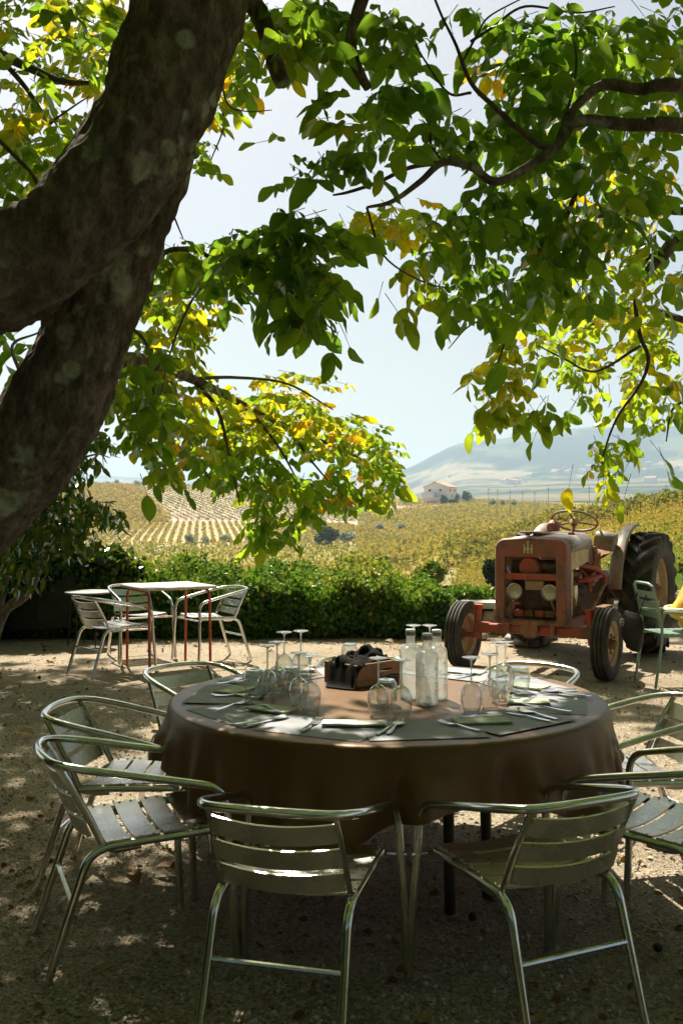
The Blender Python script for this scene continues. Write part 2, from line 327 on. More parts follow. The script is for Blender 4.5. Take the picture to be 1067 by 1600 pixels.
class MB:
    def __init__(s): s.v = []; s.f = []; s.mi = []; s.uv = {}; s.cur = 0
    def add(s, vs, fs, uvs=None):
        n = len(s.v); s.v += [tuple(v) for v in vs]
        for k, f in enumerate(fs):
            if uvs: s.uv[len(s.f)] = uvs[k]
            s.f.append(tuple(i + n for i in f)); s.mi.append(s.cur)
        return s
    def box(s, c, size, rot=None, bev=0.0):
        x, y, z = [a / 2 for a in size]; c = Vector(c)
        M = rot if rot is not None else Matrix.Identity(3)
        if bev <= 0:
            vs = [c + M @ Vector((sx * x, sy * y, sz * z)) for sz in (-1, 1) for sy in (-1, 1) for sx in (-1, 1)]
            return s.add(vs, [(0, 2, 3, 1), (4, 5, 7, 6), (0, 1, 5, 4), (2, 6, 7, 3), (0, 4, 6, 2), (1, 3, 7, 5)])
        b = min(bev, x * .9, y * .9, z * .9); vs = []; ids = {}
        for sz in (-1, 1):
            for sy in (-1, 1):
                for sx in (-1, 1):
                    ids[(sx, sy, sz)] = (len(vs), len(vs) + 1, len(vs) + 2)
                    vs += [c + M @ Vector((sx * x, sy * (y - b), sz * (z - b))), c + M @ Vector((sx * (x - b), sy * y, sz * (z - b))), c + M @ Vector((sx * (x - b), sy * (y - b), sz * z))]
        fs = []
        def q(a, k):
            fs.append(tuple(ids[p][k] for p in a))
        for sx in (-1, 1):
            a = [(sx, -1, -1), (sx, 1, -1), (sx, 1, 1), (sx, -1, 1)]; q(a if sx > 0 else a[::-1], 0)
            a = [(-1, sx, -1), (-1, sx, 1), (1, sx, 1), (1, sx, -1)]; q(a if sx > 0 else a[::-1], 1)
            a = [(-1, -1, sx), (1, -1, sx), (1, 1, sx), (-1, 1, sx)]; q(a if sx > 0 else a[::-1], 2)
        for s1 in (-1, 1):
            for s2 in (-1, 1):
                a, bb = (s1, s2, -1), (s1, s2, 1); fs.append((ids[a][0], ids[bb][0], ids[bb][1], ids[a][1]) if s1 * s2 > 0 else (ids[a][1], ids[bb][1], ids[bb][0], ids[a][0]))
                a, bb = (s1, -1, s2), (s1, 1, s2); fs.append((ids[a][2], ids[bb][2], ids[bb][0], ids[a][0]) if s1 * s2 > 0 else (ids[a][0], ids[bb][0], ids[bb][2], ids[a][2]))
                a, bb = (-1, s1, s2), (1, s1, s2); fs.append((ids[a][1], ids[bb][1], ids[bb][2], ids[a][2]) if s1 * s2 > 0 else (ids[a][2], ids[bb][2], ids[bb][1], ids[a][1]))
        for p, t in ids.items():
            fs.append(t if p[0] * p[1] * p[2] > 0 else t[::-1])
        return s.add(vs, fs)
    def tube(s, pts, rad, sides=10, caps=True, flat=None):
        pts = [Vector(p) for p in pts]; n = len(pts)
        rs = rad if isinstance(rad, (list, tuple)) else [rad] * n
        t0 = (pts[1] - pts[0]).normalized()
        up = Vector((0, 0, 1)) if abs(t0.z) < .9 else Vector((0, 1, 0))
        nrm = (up - t0 * up.dot(t0)).normalized(); vs = []; fs = []
        for i, p in enumerate(pts):
            a = pts[max(i - 1, 0)]; b = pts[min(i + 1, n - 1)]
            t = (b - a)
            t = t.normalized() if t.length > 1e-9 else t0
            nrm = nrm - t * nrm.dot(t); nrm = nrm.normalized() if nrm.length > 1e-6 else Vector((1, 0, 0))
            bn = t.cross(nrm)
            for k in range(sides):
                an = 2 * math.pi * k / sides
                fx = flat or 1.0
                vs.append(p + (nrm * math.cos(an) + bn * math.sin(an) * fx) * rs[i])
        for i in range(n - 1):
            for k in range(sides):
                a = i * sides + k; b = i * sides + (k + 1) % sides
                fs.append((a, b, b + sides, a + sides))
        if caps:
            fs.append(tuple(range(sides))[::-1]); fs.append(tuple((n - 1) * sides + k for k in range(sides)))
        return s.add(vs, fs)
    def lathe(s, prof, segs=24, M=None, cap=False):
        M = M or Matrix.Identity(4); vs = []; fs = []; n = len(prof)
        for k in range(segs):
            a = 2 * math.pi * k / segs
            for r, z in prof: vs.append(M @ Vector((r * math.cos(a), r * math.sin(a), z)))
        for k in range(segs):
            for i in range(n - 1):
                a = k * n + i; b = ((k + 1) % segs) * n + i
                fs.append((a, b, b + 1, a + 1))
        if cap: fs.append(tuple(k * n for k in range(segs))[::-1]); fs.append(tuple(k * n + n - 1 for k in range(segs)))
        return s.add(vs, fs)
    def build(s, name, mats, parent=None, smooth=True, world=False, angle=38, label=None):
        me = bpy.data.meshes.new(name); me.from_pydata(s.v, [], s.f)
        if not isinstance(mats, (list, tuple)): mats = [mats]
        for m_ in mats: me.materials.append(MATS[m_])
        if len(mats) > 1: me.polygons.foreach_set('material_index', s.mi)
        if s.uv:
            u = me.uv_layers.new(name='UVMap')
            for fi, uvs in s.uv.items():
                p = me.polygons[fi]
                for li, c in zip(p.loop_indices, uvs): u.data[li].uv = c
        if smooth:
            me.polygons.foreach_set('use_smooth', [True] * len(me.polygons))
            try: me.set_sharp_from_angle(angle=R(angle))
            except Exception: pass
        me.update()
        return link_mesh(name, me, parent, world, label)
def fillet(pts, r, n=5):
    pts = [Vector(p) for p in pts]; o = [pts[0]]
    for i in range(1, len(pts) - 1):
        a, b, c = pts[i - 1], pts[i], pts[i + 1]
        rr = r[i - 1] if isinstance(r, (list, tuple)) else r
        ra = min(rr, (a - b).length * .49); rc = min(rr, (c - b).length * .49)
        p = b + (a - b).normalized() * ra; q = b + (c - b).normalized() * rc
        for k in range(n + 1):
            t = k / n; o.append(p * (1 - t) ** 2 + b * 2 * t * (1 - t) + q * t * t)
    o.append(pts[-1]); return o
def spline(pts, n=6):
    P = [Vector(p) for p in pts]; P = [P[0] * 2 - P[1]] + P + [P[-1] * 2 - P[-2]]; o = []
    for i in range(1, len(P) - 2):
        for k in range(n):
            t = k / n; a, b, c, d = P[i - 1], P[i], P[i + 1], P[i + 2]
            o.append(.5 * ((2 * b) + (c - a) * t + (2 * a - 5 * b + 4 * c - d) * t * t + (3 * b - a - 3 * c + d) * t ** 3))
    o.append(P[-2]); return o
def interp(vals, n):
    vals = np.array(vals, float); return list(np.interp(np.linspace(0, len(vals) - 1, n), range(len(vals)), vals))
def mesh_np(name, V, Fq, matname, parent=None, world=False, tint=None, uv=None, smooth=False, colour=None, label=None):
    """V (n,3); Fq (m,k) faces all of k corners"""
    me = bpy.data.meshes.new(name); n = len(V); m_, k = Fq.shape
    me.vertices.add(n); me.vertices.foreach_set('co', V.astype(np.float32).ravel())
    me.loops.add(m_ * k); me.loops.foreach_set('vertex_index', Fq.astype(np.int32).ravel())
    me.polygons.add(m_); me.polygons.foreach_set('loop_start', np.arange(0, m_ * k, k, dtype=np.int32))
    try: me.polygons.foreach_set('loop_total', np.full(m_, k, np.int32))
    except Exception: pass
    me.update(calc_edges=True)
    if smooth: me.polygons.foreach_set('use_smooth', np.ones(m_, bool))
    if tint is not None:
        a = me.attributes.new('tint', 'FLOAT', 'POINT'); a.data.foreach_set('value', tint.astype(np.float32))
    if colour is not None:
        a = me.attributes.new('cover', 'FLOAT_COLOR', 'POINT'); a.data.foreach_set('color', np.c_[colour, np.ones(n)].astype(np.float32).ravel())
    if uv is not None:
        u = me.uv_layers.new(name='UVMap'); u.data.foreach_set('uv', uv[Fq.ravel()].astype(np.float32).ravel())
    me.materials.append(MATS[matname]); me.validate()
    return link_mesh(name, me, parent, world, label)

# leaf templates: +Y along the leaf, normal +Z
def leaf_template(nseg=5, width=.5, shape='obovate', fold=.22, curl=.22):
    V = []; UV = []; Fc = []
    for i in range(nseg + 1):
        t = i / nseg
        if shape == 'obovate': w = math.sin(math.pi * min(1, t ** 1.25 * .98 + .02)) ** .75
        elif shape == 'long': w = math.sin(math.pi * min(1, t ** .85 * .98 + .02)) ** .9
        else: w = math.sin(math.pi * (t * .98 + .02)) ** .6
        if i in (0, nseg): w *= .12
        w *= width / 2
        z = -curl * t * t
        for sx in (-1, 0, 1):
            V.append((sx * w, t, z + abs(sx) * w * fold)); UV.append((.5 + sx * .5, t))
    for i in range(nseg):
        a = i * 3
        Fc += [(a, a + 1, a + 4, a + 3), (a + 1, a + 2, a + 5, a + 4)]
    return np.array(V), np.array(Fc), np.array(UV)
T_LEAF = leaf_template(5, .54); T_VARS = [leaf_template(6, .50, 'obovate', .10, .12), leaf_template(6, .60, 'obovate', .30, .42), leaf_template(6, .44, 'oval', .22, .26), leaf_template(6, .56, 'oval', .38, .55)]
for _v in T_VARS:
    _v[0][:, 2] += .035 * np.sin(_v[0][:, 1] * 9 + _v[0][:, 0] * 14); _v[0][:, 0] += .05 * np.sin(_v[0][:, 1] * 4)
T_DUMMY = 0; T_LOW = leaf_template(3, .54); T_LONG = leaf_template(3, .34, 'long', .2, .3)
T_QUAD = (np.array([(-.5, 0, 0), (.5, 0, .12), (.42, 1, -.05), (-.4, .95, .1)]), np.array([(0, 1, 2, 3)]), np.array([(0, 0), (1, 0), (1, 1), (0, 1)]))
T_HEDGE = (np.array([(0, 0, 0), (.42, .35, .1), (.3, .8, 0), (0, 1.05, -.15), (-.3, .8, 0), (-.42, .35, .1)]), np.array([(0, 1, 2, 3), (0, 3, 4, 5)]), np.zeros((6, 2)))
def frames(Y, Nn):
    Y = Y / np.linalg.norm(Y, axis=1, keepdims=True)
    X = np.cross(Y, Nn); X /= np.linalg.norm(X, axis=1, keepdims=True) + 1e-9
    Z = np.cross(X, Y)
    return np.stack([X, Y, Z], axis=2)            # columns
def scatter_leaves(name, P, M, sc, tint, T, matname, parent=None, world=False):
    Vt, Ft, UVt = T; n = len(P); nv = len(Vt)
    V = np.einsum('nij,vj->nvi', M, Vt) * sc[:, None, None] + P[:, None, :]
    Fa = (Ft[None] + (np.arange(n) * nv)[:, None, None]).reshape(-1, Ft.shape[1])
    return mesh_np(name, V.reshape(-1, 3), Fa, matname, parent, world, np.repeat(tint, nv), np.tile(UVt, (n, 1)))
def rdir(n, up=0.0):
    v = rng.normal(size=(n, 3)); v[:, 2] += up
    return v / np.linalg.norm(v, axis=1, keepdims=True)

# ================================================================== SETTING
# land beyond the terrace: heights given column by column (photo column, distance)
COLS = [-3000, 100, 350, 600, 740, 900, 1067, 1500, 4000]
DD = [13.4, 25, 45, 60, 110, 150, 260, 370, 540, 640, 1500, 2400, 2900, 3500, 5200, 9000]
def zy(y, d): return CAMZ + (800 - y) / F * d
ZT = {
 -3000: [-.5, -2, -4, -5, -7, -7, -7, -2, 14, 14, 10, 20, 40, 90, zy(745, 5200), 200],
 100: [-.6, -3, -5, -6, -7, -7.2, zy(853, 260), zy(815, 370), zy(757, 540), 14, -10, 0, 20, 60, zy(741, 5200), 180],
 350: [-.6, -3, -5, -6, -7, -7.2, zy(853, 260), zy(818, 370), zy(759, 540), 14, -10, 0, 20, 60, zy(752, 5200), 150],
 600: [-.6, -3, -5, -6, -6.8, -6.8, zy(851, 260), zy(820, 370), zy(779, 540), 7, 0, 20, 60, zy(740, 3500), zy(748, 5200), 150],
 740: [-.6, -3, -4.4, -5, -4.5, zy(850, 150), zy(829, 260), zy(802, 370), zy(781, 540), 6, zy(781, 1500), zy(757, 2400), zy(735, 2900), zy(688, 3500), 150, 100],
 900: [-.6, -2.0, -2.4, -2.4, zy(822, 110), zy(812, 150), zy(822, 260), zy(801, 370), zy(785, 540), 4, zy(779, 1500), zy(753, 2400), zy(728, 2900), zy(667, 3500), 200, 100],
 1067: [-.6, -1.3, -1.3, zy(850, 60), zy(795, 110), zy(789, 150), -3, -3, 2, 4, zy(777, 1500), zy(745, 2400), zy(715, 2900), zy(664, 3500), 220, 100],
 1500: [-.6, -1, -.8, 0, 3, 4, 0, 0, 4, 5, 30, 100, 200, 340, 240, 100],
 4000: [-.5, -1, -.6, 0, 3, 5, 4, 4, 6, 8, 30, 60, 100, 200, 180, 100]}
ZG = np.array([ZT[c] for c in COLS]); LD = np.log(DD)
def zt(x, y):
    x = np.asarray(x, float); y = np.asarray(y, float)
    c = np.clip(533.5 + F * x / y, COLS[0], COLS[-1]); l = np.clip(np.log(y), LD[0], LD[-1])
    ci = np.clip(np.searchsorted(COLS, c) - 1, 0, len(COLS) - 2); li = np.clip(np.searchsorted(LD, l) - 1, 0, len(LD) - 2)
    C = np.array(COLS, float); fc = (c - C[ci]) / (C[ci + 1] - C[ci]); fl = (l - LD[li]) / (LD[li + 1] - LD[li])
    fc = fc * fc * (3 - 2 * fc)
    return (ZG[ci, li] * (1 - fc) + ZG[ci + 1, li] * fc) * (1 - fl) + (ZG[ci, li + 1] * (1 - fc) + ZG[ci + 1, li + 1] * fc) * fl
def fbm(x, y, s, octs=4, seed=0.0):
    o = np.zeros(len(x)); a = 1.0; tot = 0
    for k in range(octs):
        f = 2 ** k / s
        o += a * np.array([mnoise.noise(Vector((px * f + seed, py * f - seed, seed * 1.7))) for px, py in zip(x, y)]); tot += a; a *= .5
    return o / tot
def build_land():
    cols = np.concatenate([np.linspace(-5500, -250, 30), np.arange(-230, 1300, 6.0), np.linspace(1320, 6500, 30)])
    ds = np.concatenate([np.exp(np.linspace(np.log(13.4), np.log(640), 170)), np.exp(np.linspace(np.log(660), np.log(6800), 150))])
    A, Dm = np.meshgrid((cols - 533.5) / F, ds); X = (A * Dm).ravel(); Y = Dm.ravel(); c = (A * F + 533.5).ravel()
    Z = zt(X, Y)
    far = Y > 600
    nz = np.zeros(len(X)); nz[far] = fbm(X[far], Y[far], 420, 4, 3.1)
    nh = np.zeros(len(X)); nh[far] = fbm(X[far], Y[far], 60, 2, 8.1)
    w = np.clip((Y - 1900) / 1600, 0, 1)
    edge = np.clip((3450 - Y) / 700, 0, 1) + np.clip((Y - 5300) / 900, 0, 1) * .3
    Z = Z + nz * w * 45 * np.clip(edge + .12, 0, 1) + nh * w * 7
    Z = Z - np.clip((Y - 3550) / 500, 0, 1) * np.where(c > 640, 120, 0) * 0
    n2 = np.zeros(len(X)); n2[~far] = fbm(X[~far], Y[~far], 7, 3, 1.1)
    C = np.zeros((len(X), 3))
    def put(mask, col): C[mask] = col
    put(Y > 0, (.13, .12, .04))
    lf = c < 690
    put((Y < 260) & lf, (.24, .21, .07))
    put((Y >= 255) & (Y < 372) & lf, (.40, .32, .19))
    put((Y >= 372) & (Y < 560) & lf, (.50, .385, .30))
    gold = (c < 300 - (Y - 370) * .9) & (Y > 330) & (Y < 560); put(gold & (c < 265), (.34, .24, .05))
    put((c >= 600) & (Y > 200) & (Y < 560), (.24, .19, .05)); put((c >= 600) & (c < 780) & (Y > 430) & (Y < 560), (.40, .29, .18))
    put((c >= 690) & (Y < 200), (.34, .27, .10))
    pt_ = (c > 640) & (c < 760) & (Y < 110) & (Y > 50); put(pt_, (.26, .24, .12))
    green = (c > 720) & (c < 800) & (Y > 60) & (Y < 105); put(green, (.12, .17, .05))
    pl = (Y >= 640) & (Y < 2500)
    f1 = fbm(X[pl] * .45, Y[pl], 120, 4, 5.5)
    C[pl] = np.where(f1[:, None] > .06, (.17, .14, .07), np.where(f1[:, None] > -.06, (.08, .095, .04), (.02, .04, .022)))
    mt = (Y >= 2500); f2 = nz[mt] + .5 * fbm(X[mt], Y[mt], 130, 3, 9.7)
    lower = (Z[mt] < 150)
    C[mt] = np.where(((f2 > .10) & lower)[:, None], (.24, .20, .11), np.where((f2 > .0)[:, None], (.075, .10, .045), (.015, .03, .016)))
    nr, nc = Dm.shape
    idx = np.arange(nr * nc).reshape(nr, nc)
    Fq = np.stack([idx[:-1, :-1], idx[:-1, 1:], idx[1:, 1:], idx[1:, :-1]], -1).reshape(-1, 4)
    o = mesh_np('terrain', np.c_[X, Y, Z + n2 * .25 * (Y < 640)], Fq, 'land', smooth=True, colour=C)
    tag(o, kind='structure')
build_land()
# terrace ground
def build_ground():
    xs = np.unique(np.concatenate([[-6500, -1500, -400, -120, -50, -25], np.arange(-14, 14.01, .14), [25, 50, 120, 400, 1500, 6500]]))
    ys = np.unique(np.concatenate([[-290, -120, -50, -20], np.arange(-8, 13.45, .14), [13.4]]))
    X, Y = np.meshgrid(xs, ys); x = X.ravel(); y = Y.ravel()
    near = (abs(x) < 13) & (y > -7) & (y < 13.2)
    z = np.zeros(len(x)); z[near] = fbm(x[near], y[near], .55, 3, 2.2) * .016
    z += np.clip((y - 12.0) / 1.2, 0, 1) * 0.03
    nr, nc = X.shape; idx = np.arange(nr * nc).reshape(nr, nc)
    Fq = np.stack([idx[:-1, :-1], idx[:-1, 1:], idx[1:, 1:], idx[1:, :-1]], -1).reshape(-1, 4)
    tag(mesh_np('ground', np.c_[x, y, z - .006], Fq, 'gravel', smooth=True), kind='structure')
build_ground()
# loose gravel and pebbles
def pebbles():
    n = 34000
    d = 2.6 + rng.random(n) ** 1.3 * 6.0; a = (rng.random(n) - .5) * .76
    P = np.c_[a * d, d, np.full(n, .002)]
    sc = .003 + rng.random(n) ** 4 * .009
    V = np.array([(1, 0, 0), (0, 1, 0), (-1, 0, 0), (0, -1, 0), (0, 0, .7), (0, 0, -.5)], float)
    Ft = np.array([(0, 1, 4), (1, 2, 4), (2, 3, 4), (3, 0, 4)])
    M = frames(rdir(n), rdir(n, 2.5)); jit = 1 + .35 * rng.normal(size=(n, 6, 1))
    VV = np.einsum('nij,nvj->nvi', M, V[None] * jit) * sc[:, None, None] + P[:, None]
    Fa = (Ft[None] + (np.arange(n) * 6)[:, None, None]).reshape(-1, 3)
    tag(mesh_np('gravel', VV.reshape(-1, 3), Fa, 'pebble'), 'loose pale gravel strewn over the terrace ground', 'gravel', kind='stuff')
pebbles()

# haze
hz = MB().box((0, 3300, 170), (56000, 7300, 390)); ho = hz.build('haze', 'wire', smooth=False)
hm = bpy.data.materials.new('haze_air'); hm.use_nodes = True
for n_ in list(hm.node_tree.nodes):
    if n_.type != 'OUTPUT_MATERIAL': hm.node_tree.nodes.remove(n_)
pv = hm.node_tree.nodes.new('ShaderNodeVolumePrincipled'); pv.inputs['Density'].default_value = HAZE_DENSITY
pv.inputs['Color'].default_value = (.60, .80, 1, 1); pv.inputs['Anisotropy'].default_value = .25
hm.node_tree.links.new(pv.outputs[0], hm.node_tree.nodes['Material Output'].inputs['Volume'])
ho.data.materials.clear(); ho.data.materials.append(hm); tag(ho, kind='stuff')
#@@SETTING2
# ------------------------------------------------------------------ vineyards
def row_foliage(P0, P1, per_m, size, h, wid, tlo, thi, base=.5):
    """leaf cards of one vine row between two ground points"""
    L = math.dist(P0[:2], P1[:2]); n = max(30, int(L * per_m)); t = rng.random(n)
    x = P0[0] + (P1[0] - P0[0]) * t; y = P0[1] + (P1[1] - P0[1]) * t
    dx, dy = (P1[0] - P0[0]) / L, (P1[1] - P0[1]) / L
    ph = rnd.random() * 50
    hv = 1 + .28 * np.sin(t * L / 1.1 + ph) * np.sin(t * L / .37 + ph * 2) + .15 * rng.normal(size=n)
    o = rng.normal(size=n) * wid * .4
    z = zt(x, y) + base + (h - base) * rng.random(n) * hv
    P = np.c_[x - dy * o, y + dx * o, z]
    M = frames(rdir(n, -.3), rdir(n, .8))
    tint = np.clip(tlo + (thi - tlo) * rng.random(n) + .12 * np.sin(t * L / 5 + ph), 0, 1)
    return P, M, size * (.6 + .8 * rng.random(n)), tint
def vine_row(P0, P1, label, group, per_m, size, h, wid, tlo, thi, posts=0, base=.5, name='vine_row'):
    P, M, sc, ti = row_foliage(P0, P1, per_m, size, h, wid, tlo, thi, base)
    if not posts:
        r = empty(name, (P0[0], P0[1], float(zt(P0[0], P0[1]))), 0, label, 'vine row', group); o = scatter_leaves('foliage', P, M, sc, ti, T_QUAD, 'vine_leaf', r, True); o['kind'] = 'stuff'; return r
    r = empty(name, (P0[0], P0[1], float(zt(P0[0], P0[1]))), 0, label, 'vine row', group)
    f = scatter_leaves('foliage', P, M, sc, ti, T_QUAD, 'vine_leaf', r, True); f['kind'] = 'stuff'
    me = None
    for k in range(posts):
        t = (k + .5) / posts; x = P0[0] + (P1[0] - P0[0]) * t; y = P0[1] + (P1[1] - P0[1]) * t
        if me is None:
            b = MB(); b.tube([(0, 0, -.3), (.02, 0, h * .95)], .045, 5); p = b.build('post', 'vine_wood', r, False, True); me = p.data
        else: p = link_mesh('post', me, r, True)
        p.location = (x, y, float(zt(x, y)))
    b = MB()
    for k in range(posts * 2):
        t = (k + rnd.random() * .4) / (posts * 2); x = P0[0] + (P1[0] - P0[0]) * t; y = P0[1] + (P1[1] - P0[1]) * t; z = float(zt(x, y))
        b.tube([(x, y, z - .1), (x + rnd.uniform(-.1, .1), y, z + .5), (x + rnd.uniform(-.15, .15), y, z + h * .7)], [.05, .04, .02], 4)
    s_ = b.build('vine_stems', 'vine_wood', r, False, True); s_['kind'] = 'stuff'
def at(px, d): return ((px - 533.5) / F * d, d)
# left hillside, lower field: rows climbing the slope
az = -0.115; 
for k in range(58):
    u = -104 + k * 2.35
    a = (u + az * 0, 262.0); x0 = u; x1 = u + (372 - 262) * (az - .02)
    px0 = 533 + F * x0 / 262
    if px0 < -20 or px0 > 640: continue
    vine_row((x0, 262), (x1, 366), 'low golden vine row climbing the lower half of the vineyard hillside', 'vine rows on the lower hillside', 7, .4, 1.15, .45, .15, .75)
for k in range(62):
    x0 = -138 + k * 2.75; sl_ = -.42
    x1 = x0 + (540 - 376) * sl_
    p1 = 533 + F * x1 / 540; y1 = 538
    p0 = 533 + F * x0 / 376
    if p0 < 100 or p0 > 640: continue
    if p1 < 60: y1 = 376 + (538 - 376) * (p0 - 90) / max(1, p0 - p1) if p0 > 100 else 400; x1 = x0 + (y1 - 376) * sl_
    if y1 < 400: continue
    vine_row((x0, 376), (x1, y1), 'narrow grey green vine row crossing the pale upper hillside', 'vine rows on the upper hillside', 6.0, .36, .85, .25, .0, .34)
for k in range(26):      # rows right of the arching branch, by the house
    x0 = 34 + k * 2.9; vine_row((x0, 446), (x0 - 30, 528), 'sparse vine row on tan soil below the white house', 'vine rows below the house', 3.0, .45, .9, .4, .25, .6)
# golden slab of vines at far left
n = 26000; d = 372 + 165 * rng.random(n); c = 90 + (175 - (d - 372) * .35) * rng.random(n) ** .9
P = np.c_[(c - 533.5) / F * d, d, np.zeros(n)]; P[:, 2] = zt(P[:, 0], P[:, 1]) + rng.random(n) * .9
tag(scatter_leaves('vineyard', P, frames(rdir(n, -.2), rdir(n, .8)), .5 + .5 * rng.random(n), .55 + .25 * rng.random(n), T_QUAD, 'vine_leaf'), 'golden mass of vines on the far left hillside', 'vineyard', kind='stuff')
n = 34000; d = 225 + 215 * rng.random(n); c = 560 + 330 * rng.random(n)
P = np.c_[(c - 533.5) / F * d, d, np.zeros(n)]; P[:, 2] = zt(P[:, 0], P[:, 1]) + rng.random(n) * 1.1
tag(scatter_leaves('vineyard', P, frames(rdir(n, -.2), rdir(n, .8)), .35 + .4 * rng.random(n), .3 + .35 * rng.random(n), T_QUAD, 'vine_leaf'), 'golden mass of vines between the crest and the white house', 'vineyard', kind='stuff')
# valley floor in front of the hillside: rows running across
for k in range(34):
    d0 = 92 + k * 5.0
    p0, p1 = 60, 745 - max(0, (d0 - 150)) * .1
    vine_row(at(p0, d0 + 3), at(p1, d0 - 4), 'yellow green vine row running across the valley floor', 'vine rows on the valley floor', 3.4 if d0 > 150 else 6, .42, 1.7, .8, .1, .62, base=.15)
# golden slope behind the tractor: rows parallel to the crest
for k in range(46):
    t = k / 45.0
    dl = 66 + t * 84; dr = 40 + t * 74
    vine_row(at(700 + 45 * t, dl), at(1240, dr), 'golden brown vine row on the slope behind the tractor', 'vine rows on the near slope', 42, .10 + .07 * t, 1.25, .75, .15, .78, base=.05)
# crest rows with posts
for k, (dl, dr, nm) in enumerate([(112, 84, 'nearest the tractor'), (132, 100, 'in the middle'), (153, 114, 'along the skyline')]):
    vine_row(at(690, dl), at(1200, dr), 'green trellised vine row with posts on the crest, ' + nm, 'trellised rows on the crest', 45, .24, 2.1, .7, .02, .45, posts=26, base=1.15)
# yellow rows left of tractor at the end of the spur
for k in range(9):
    vine_row(at(560, 205 - k * 6), at(800, 168 - k * 5), 'yellow vine row at the foot of the near slope', 'yellow rows at the slope foot', 9, .4, 1.6, .8, .3, .72, base=.1)

# ------------------------------------------------------------------ distant trees, bushes
def crown_pts(n, c, r, lumps=9, flat=.8):
    L = rdir(lumps) * np.array(r) * .55 * rng.random((lumps, 1)) ** .3 + np.array(c); k = rng.integers(0, lumps, n)
    P = L[k] + rdir(n) * np.array(r) * (.35 + .18 * rng.random((n, 1))) * rng.random((n, 1)) ** .25
    return P
def bush(px, py, w, h, d, label, cat='tree', m='olive_leaf', group=None, n=900, size=None, name='olive_tree', tr=(.1, .9), trunk=.25):
    x, y = at(px, d); z = CAMZ + (800 - py) / F * d
    Wd = w / F * d; H = h / F * d
    if d > 200: z = float(zt(x, y)) - .1
    r = empty(name, (x, y, z), 0, label, cat, group)
    cz = z + H * (.5 + trunk / 2); P = crown_pts(n, (x, y, cz), (Wd / 2, Wd / 2, H * (1 - trunk) / 2), 9)
    sz = size or (Wd * .07)
    o = scatter_leaves('crown', P, frames(rdir(n, -.2), rdir(n, .6)), sz * (.6 + .8 * rng.random(n)), tr[0] + (tr[1] - tr[0]) * rng.random(n), T_QUAD, m, r, True); o['kind'] = 'stuff'
    b = MB(); g = float(zt(x, y)); b.tube([(x, y, min(g, z) - .4), (x + .05 * Wd, y, z + H * .3), (x, y, z + H * .6)], [Wd * .05, Wd * .035, Wd * .02], 6)
    for k in range(3): b.tube([(x, y, z + H * .3), (x + rnd.uniform(-.25, .25) * Wd, y + rnd.uniform(-.2, .2) * Wd, z + H * .65)], [Wd * .025, Wd * .012], 4)
    b.build('trunk', 'vine_wood', r, True, True)
for px, py, w, h, d, l in [
    (298, 851, 24, 26, 250, 'round grey olive tree, leftmost of the line at the foot of the hillside'),
    (322, 850, 18, 20, 252, 'small grey olive tree second from the left in the line'),
    (352, 846, 24, 22, 256, 'grey olive tree beside the drooping walnut spray'),
    (392, 850, 24, 24, 252, 'grey olive tree half hidden behind the drooping walnut spray'),
    (446, 853, 28, 32, 246, 'tall grey olive tree right of the drooping spray'),
    (542, 850, 34, 28, 250, 'broad pale olive tree beside the dark round bush'),
    (494, 828, 26, 20, 320, 'pale olive tree on the slope above the dark round bush'),
    (592, 826, 22, 15, 320, 'small silver olive tree alone in the golden field'),
    (626, 823, 20, 13, 320, 'small silver olive tree nearest the white house'),
    (703, 812, 14, 9, 330, 'tiny silver olive tree in the field below the house'),
    (786, 783, 14, 12, 430, 'grey olive tree left of the row of poles'),
    (802, 783, 15, 13, 430, 'grey olive tree between the poles above the tractor'),
    (768, 782, 18, 14, 430, 'wide grey olive tree at the field edge by the house')]:
    bush(px, py, w, h, d, l, group='olive trees in the vineyards', n=700, trunk=.12)
bush(511, 858, 44, 38, 235, 'dark green round bush at the end of the valley road', 'bush', 'far_tree_leaf', None, 1800, name='round_bush', trunk=.05)
bush(364, 893, 22, 24, 150, 'dark bushy tree just above the hedge top', 'tree', 'far_tree_leaf', None, 900, name='small_tree', trunk=.1)
bush(729, 782, 20, 22, 470, 'green tree standing right of the white house', 'tree', 'far_tree_leaf', None, 700, name='garden_tree', tr=(.4, 1), trunk=.1)
bush(713, 780, 13, 20, 468, 'slim green tree against the house roof', 'tree', 'far_tree_leaf', None, 500, name='garden_tree', tr=(.3, .8), trunk=.1)
bush(756, 774, 13, 9, 600, 'small round tree alone right of the house', 'tree', 'far_tree_leaf', None, 400, name='garden_tree', tr=(.2, .7), trunk=.1)
bush(693, 781, 18, 16, 462, 'dark garden bush before the house wall', 'bush', 'far_tree_leaf', None, 600, name='garden_bush', tr=(0, .4), trunk=0.02)
bush(708, 781, 20, 9, 461, 'low dark hedge bush at the house corner', 'bush', 'far_tree_leaf', None, 600, name='garden_bush', tr=(0, .4), trunk=0.02)
bush(640, 779, 28, 9, 480, 'low grey green bush left of the house', 'bush', 'olive_leaf', None, 500, name='garden_bush', tr=(.1, .5), trunk=0.02)
bush(676, 916, 56, 40, 32, 'tangled brown green bush behind the stone wall', 'bush', 'hedge_leaf', None, 5200, .07, name='bramble_bush', tr=(.3, 1), trunk=0.02)
bush(771, 918, 36, 50, 30, 'dark blue green young tree beside the tractor nose', 'tree', 'far_tree_leaf', None, 2500, .07, name='small_tree', tr=(0, .5), trunk=.05)
bush(1050, 915, 60, 40, 30, 'yellow green bush behind the big rear tyre', 'bush', 'hedge_leaf', None, 5200, .07, name='bramble_bush', tr=(.45, .95), trunk=0.02)
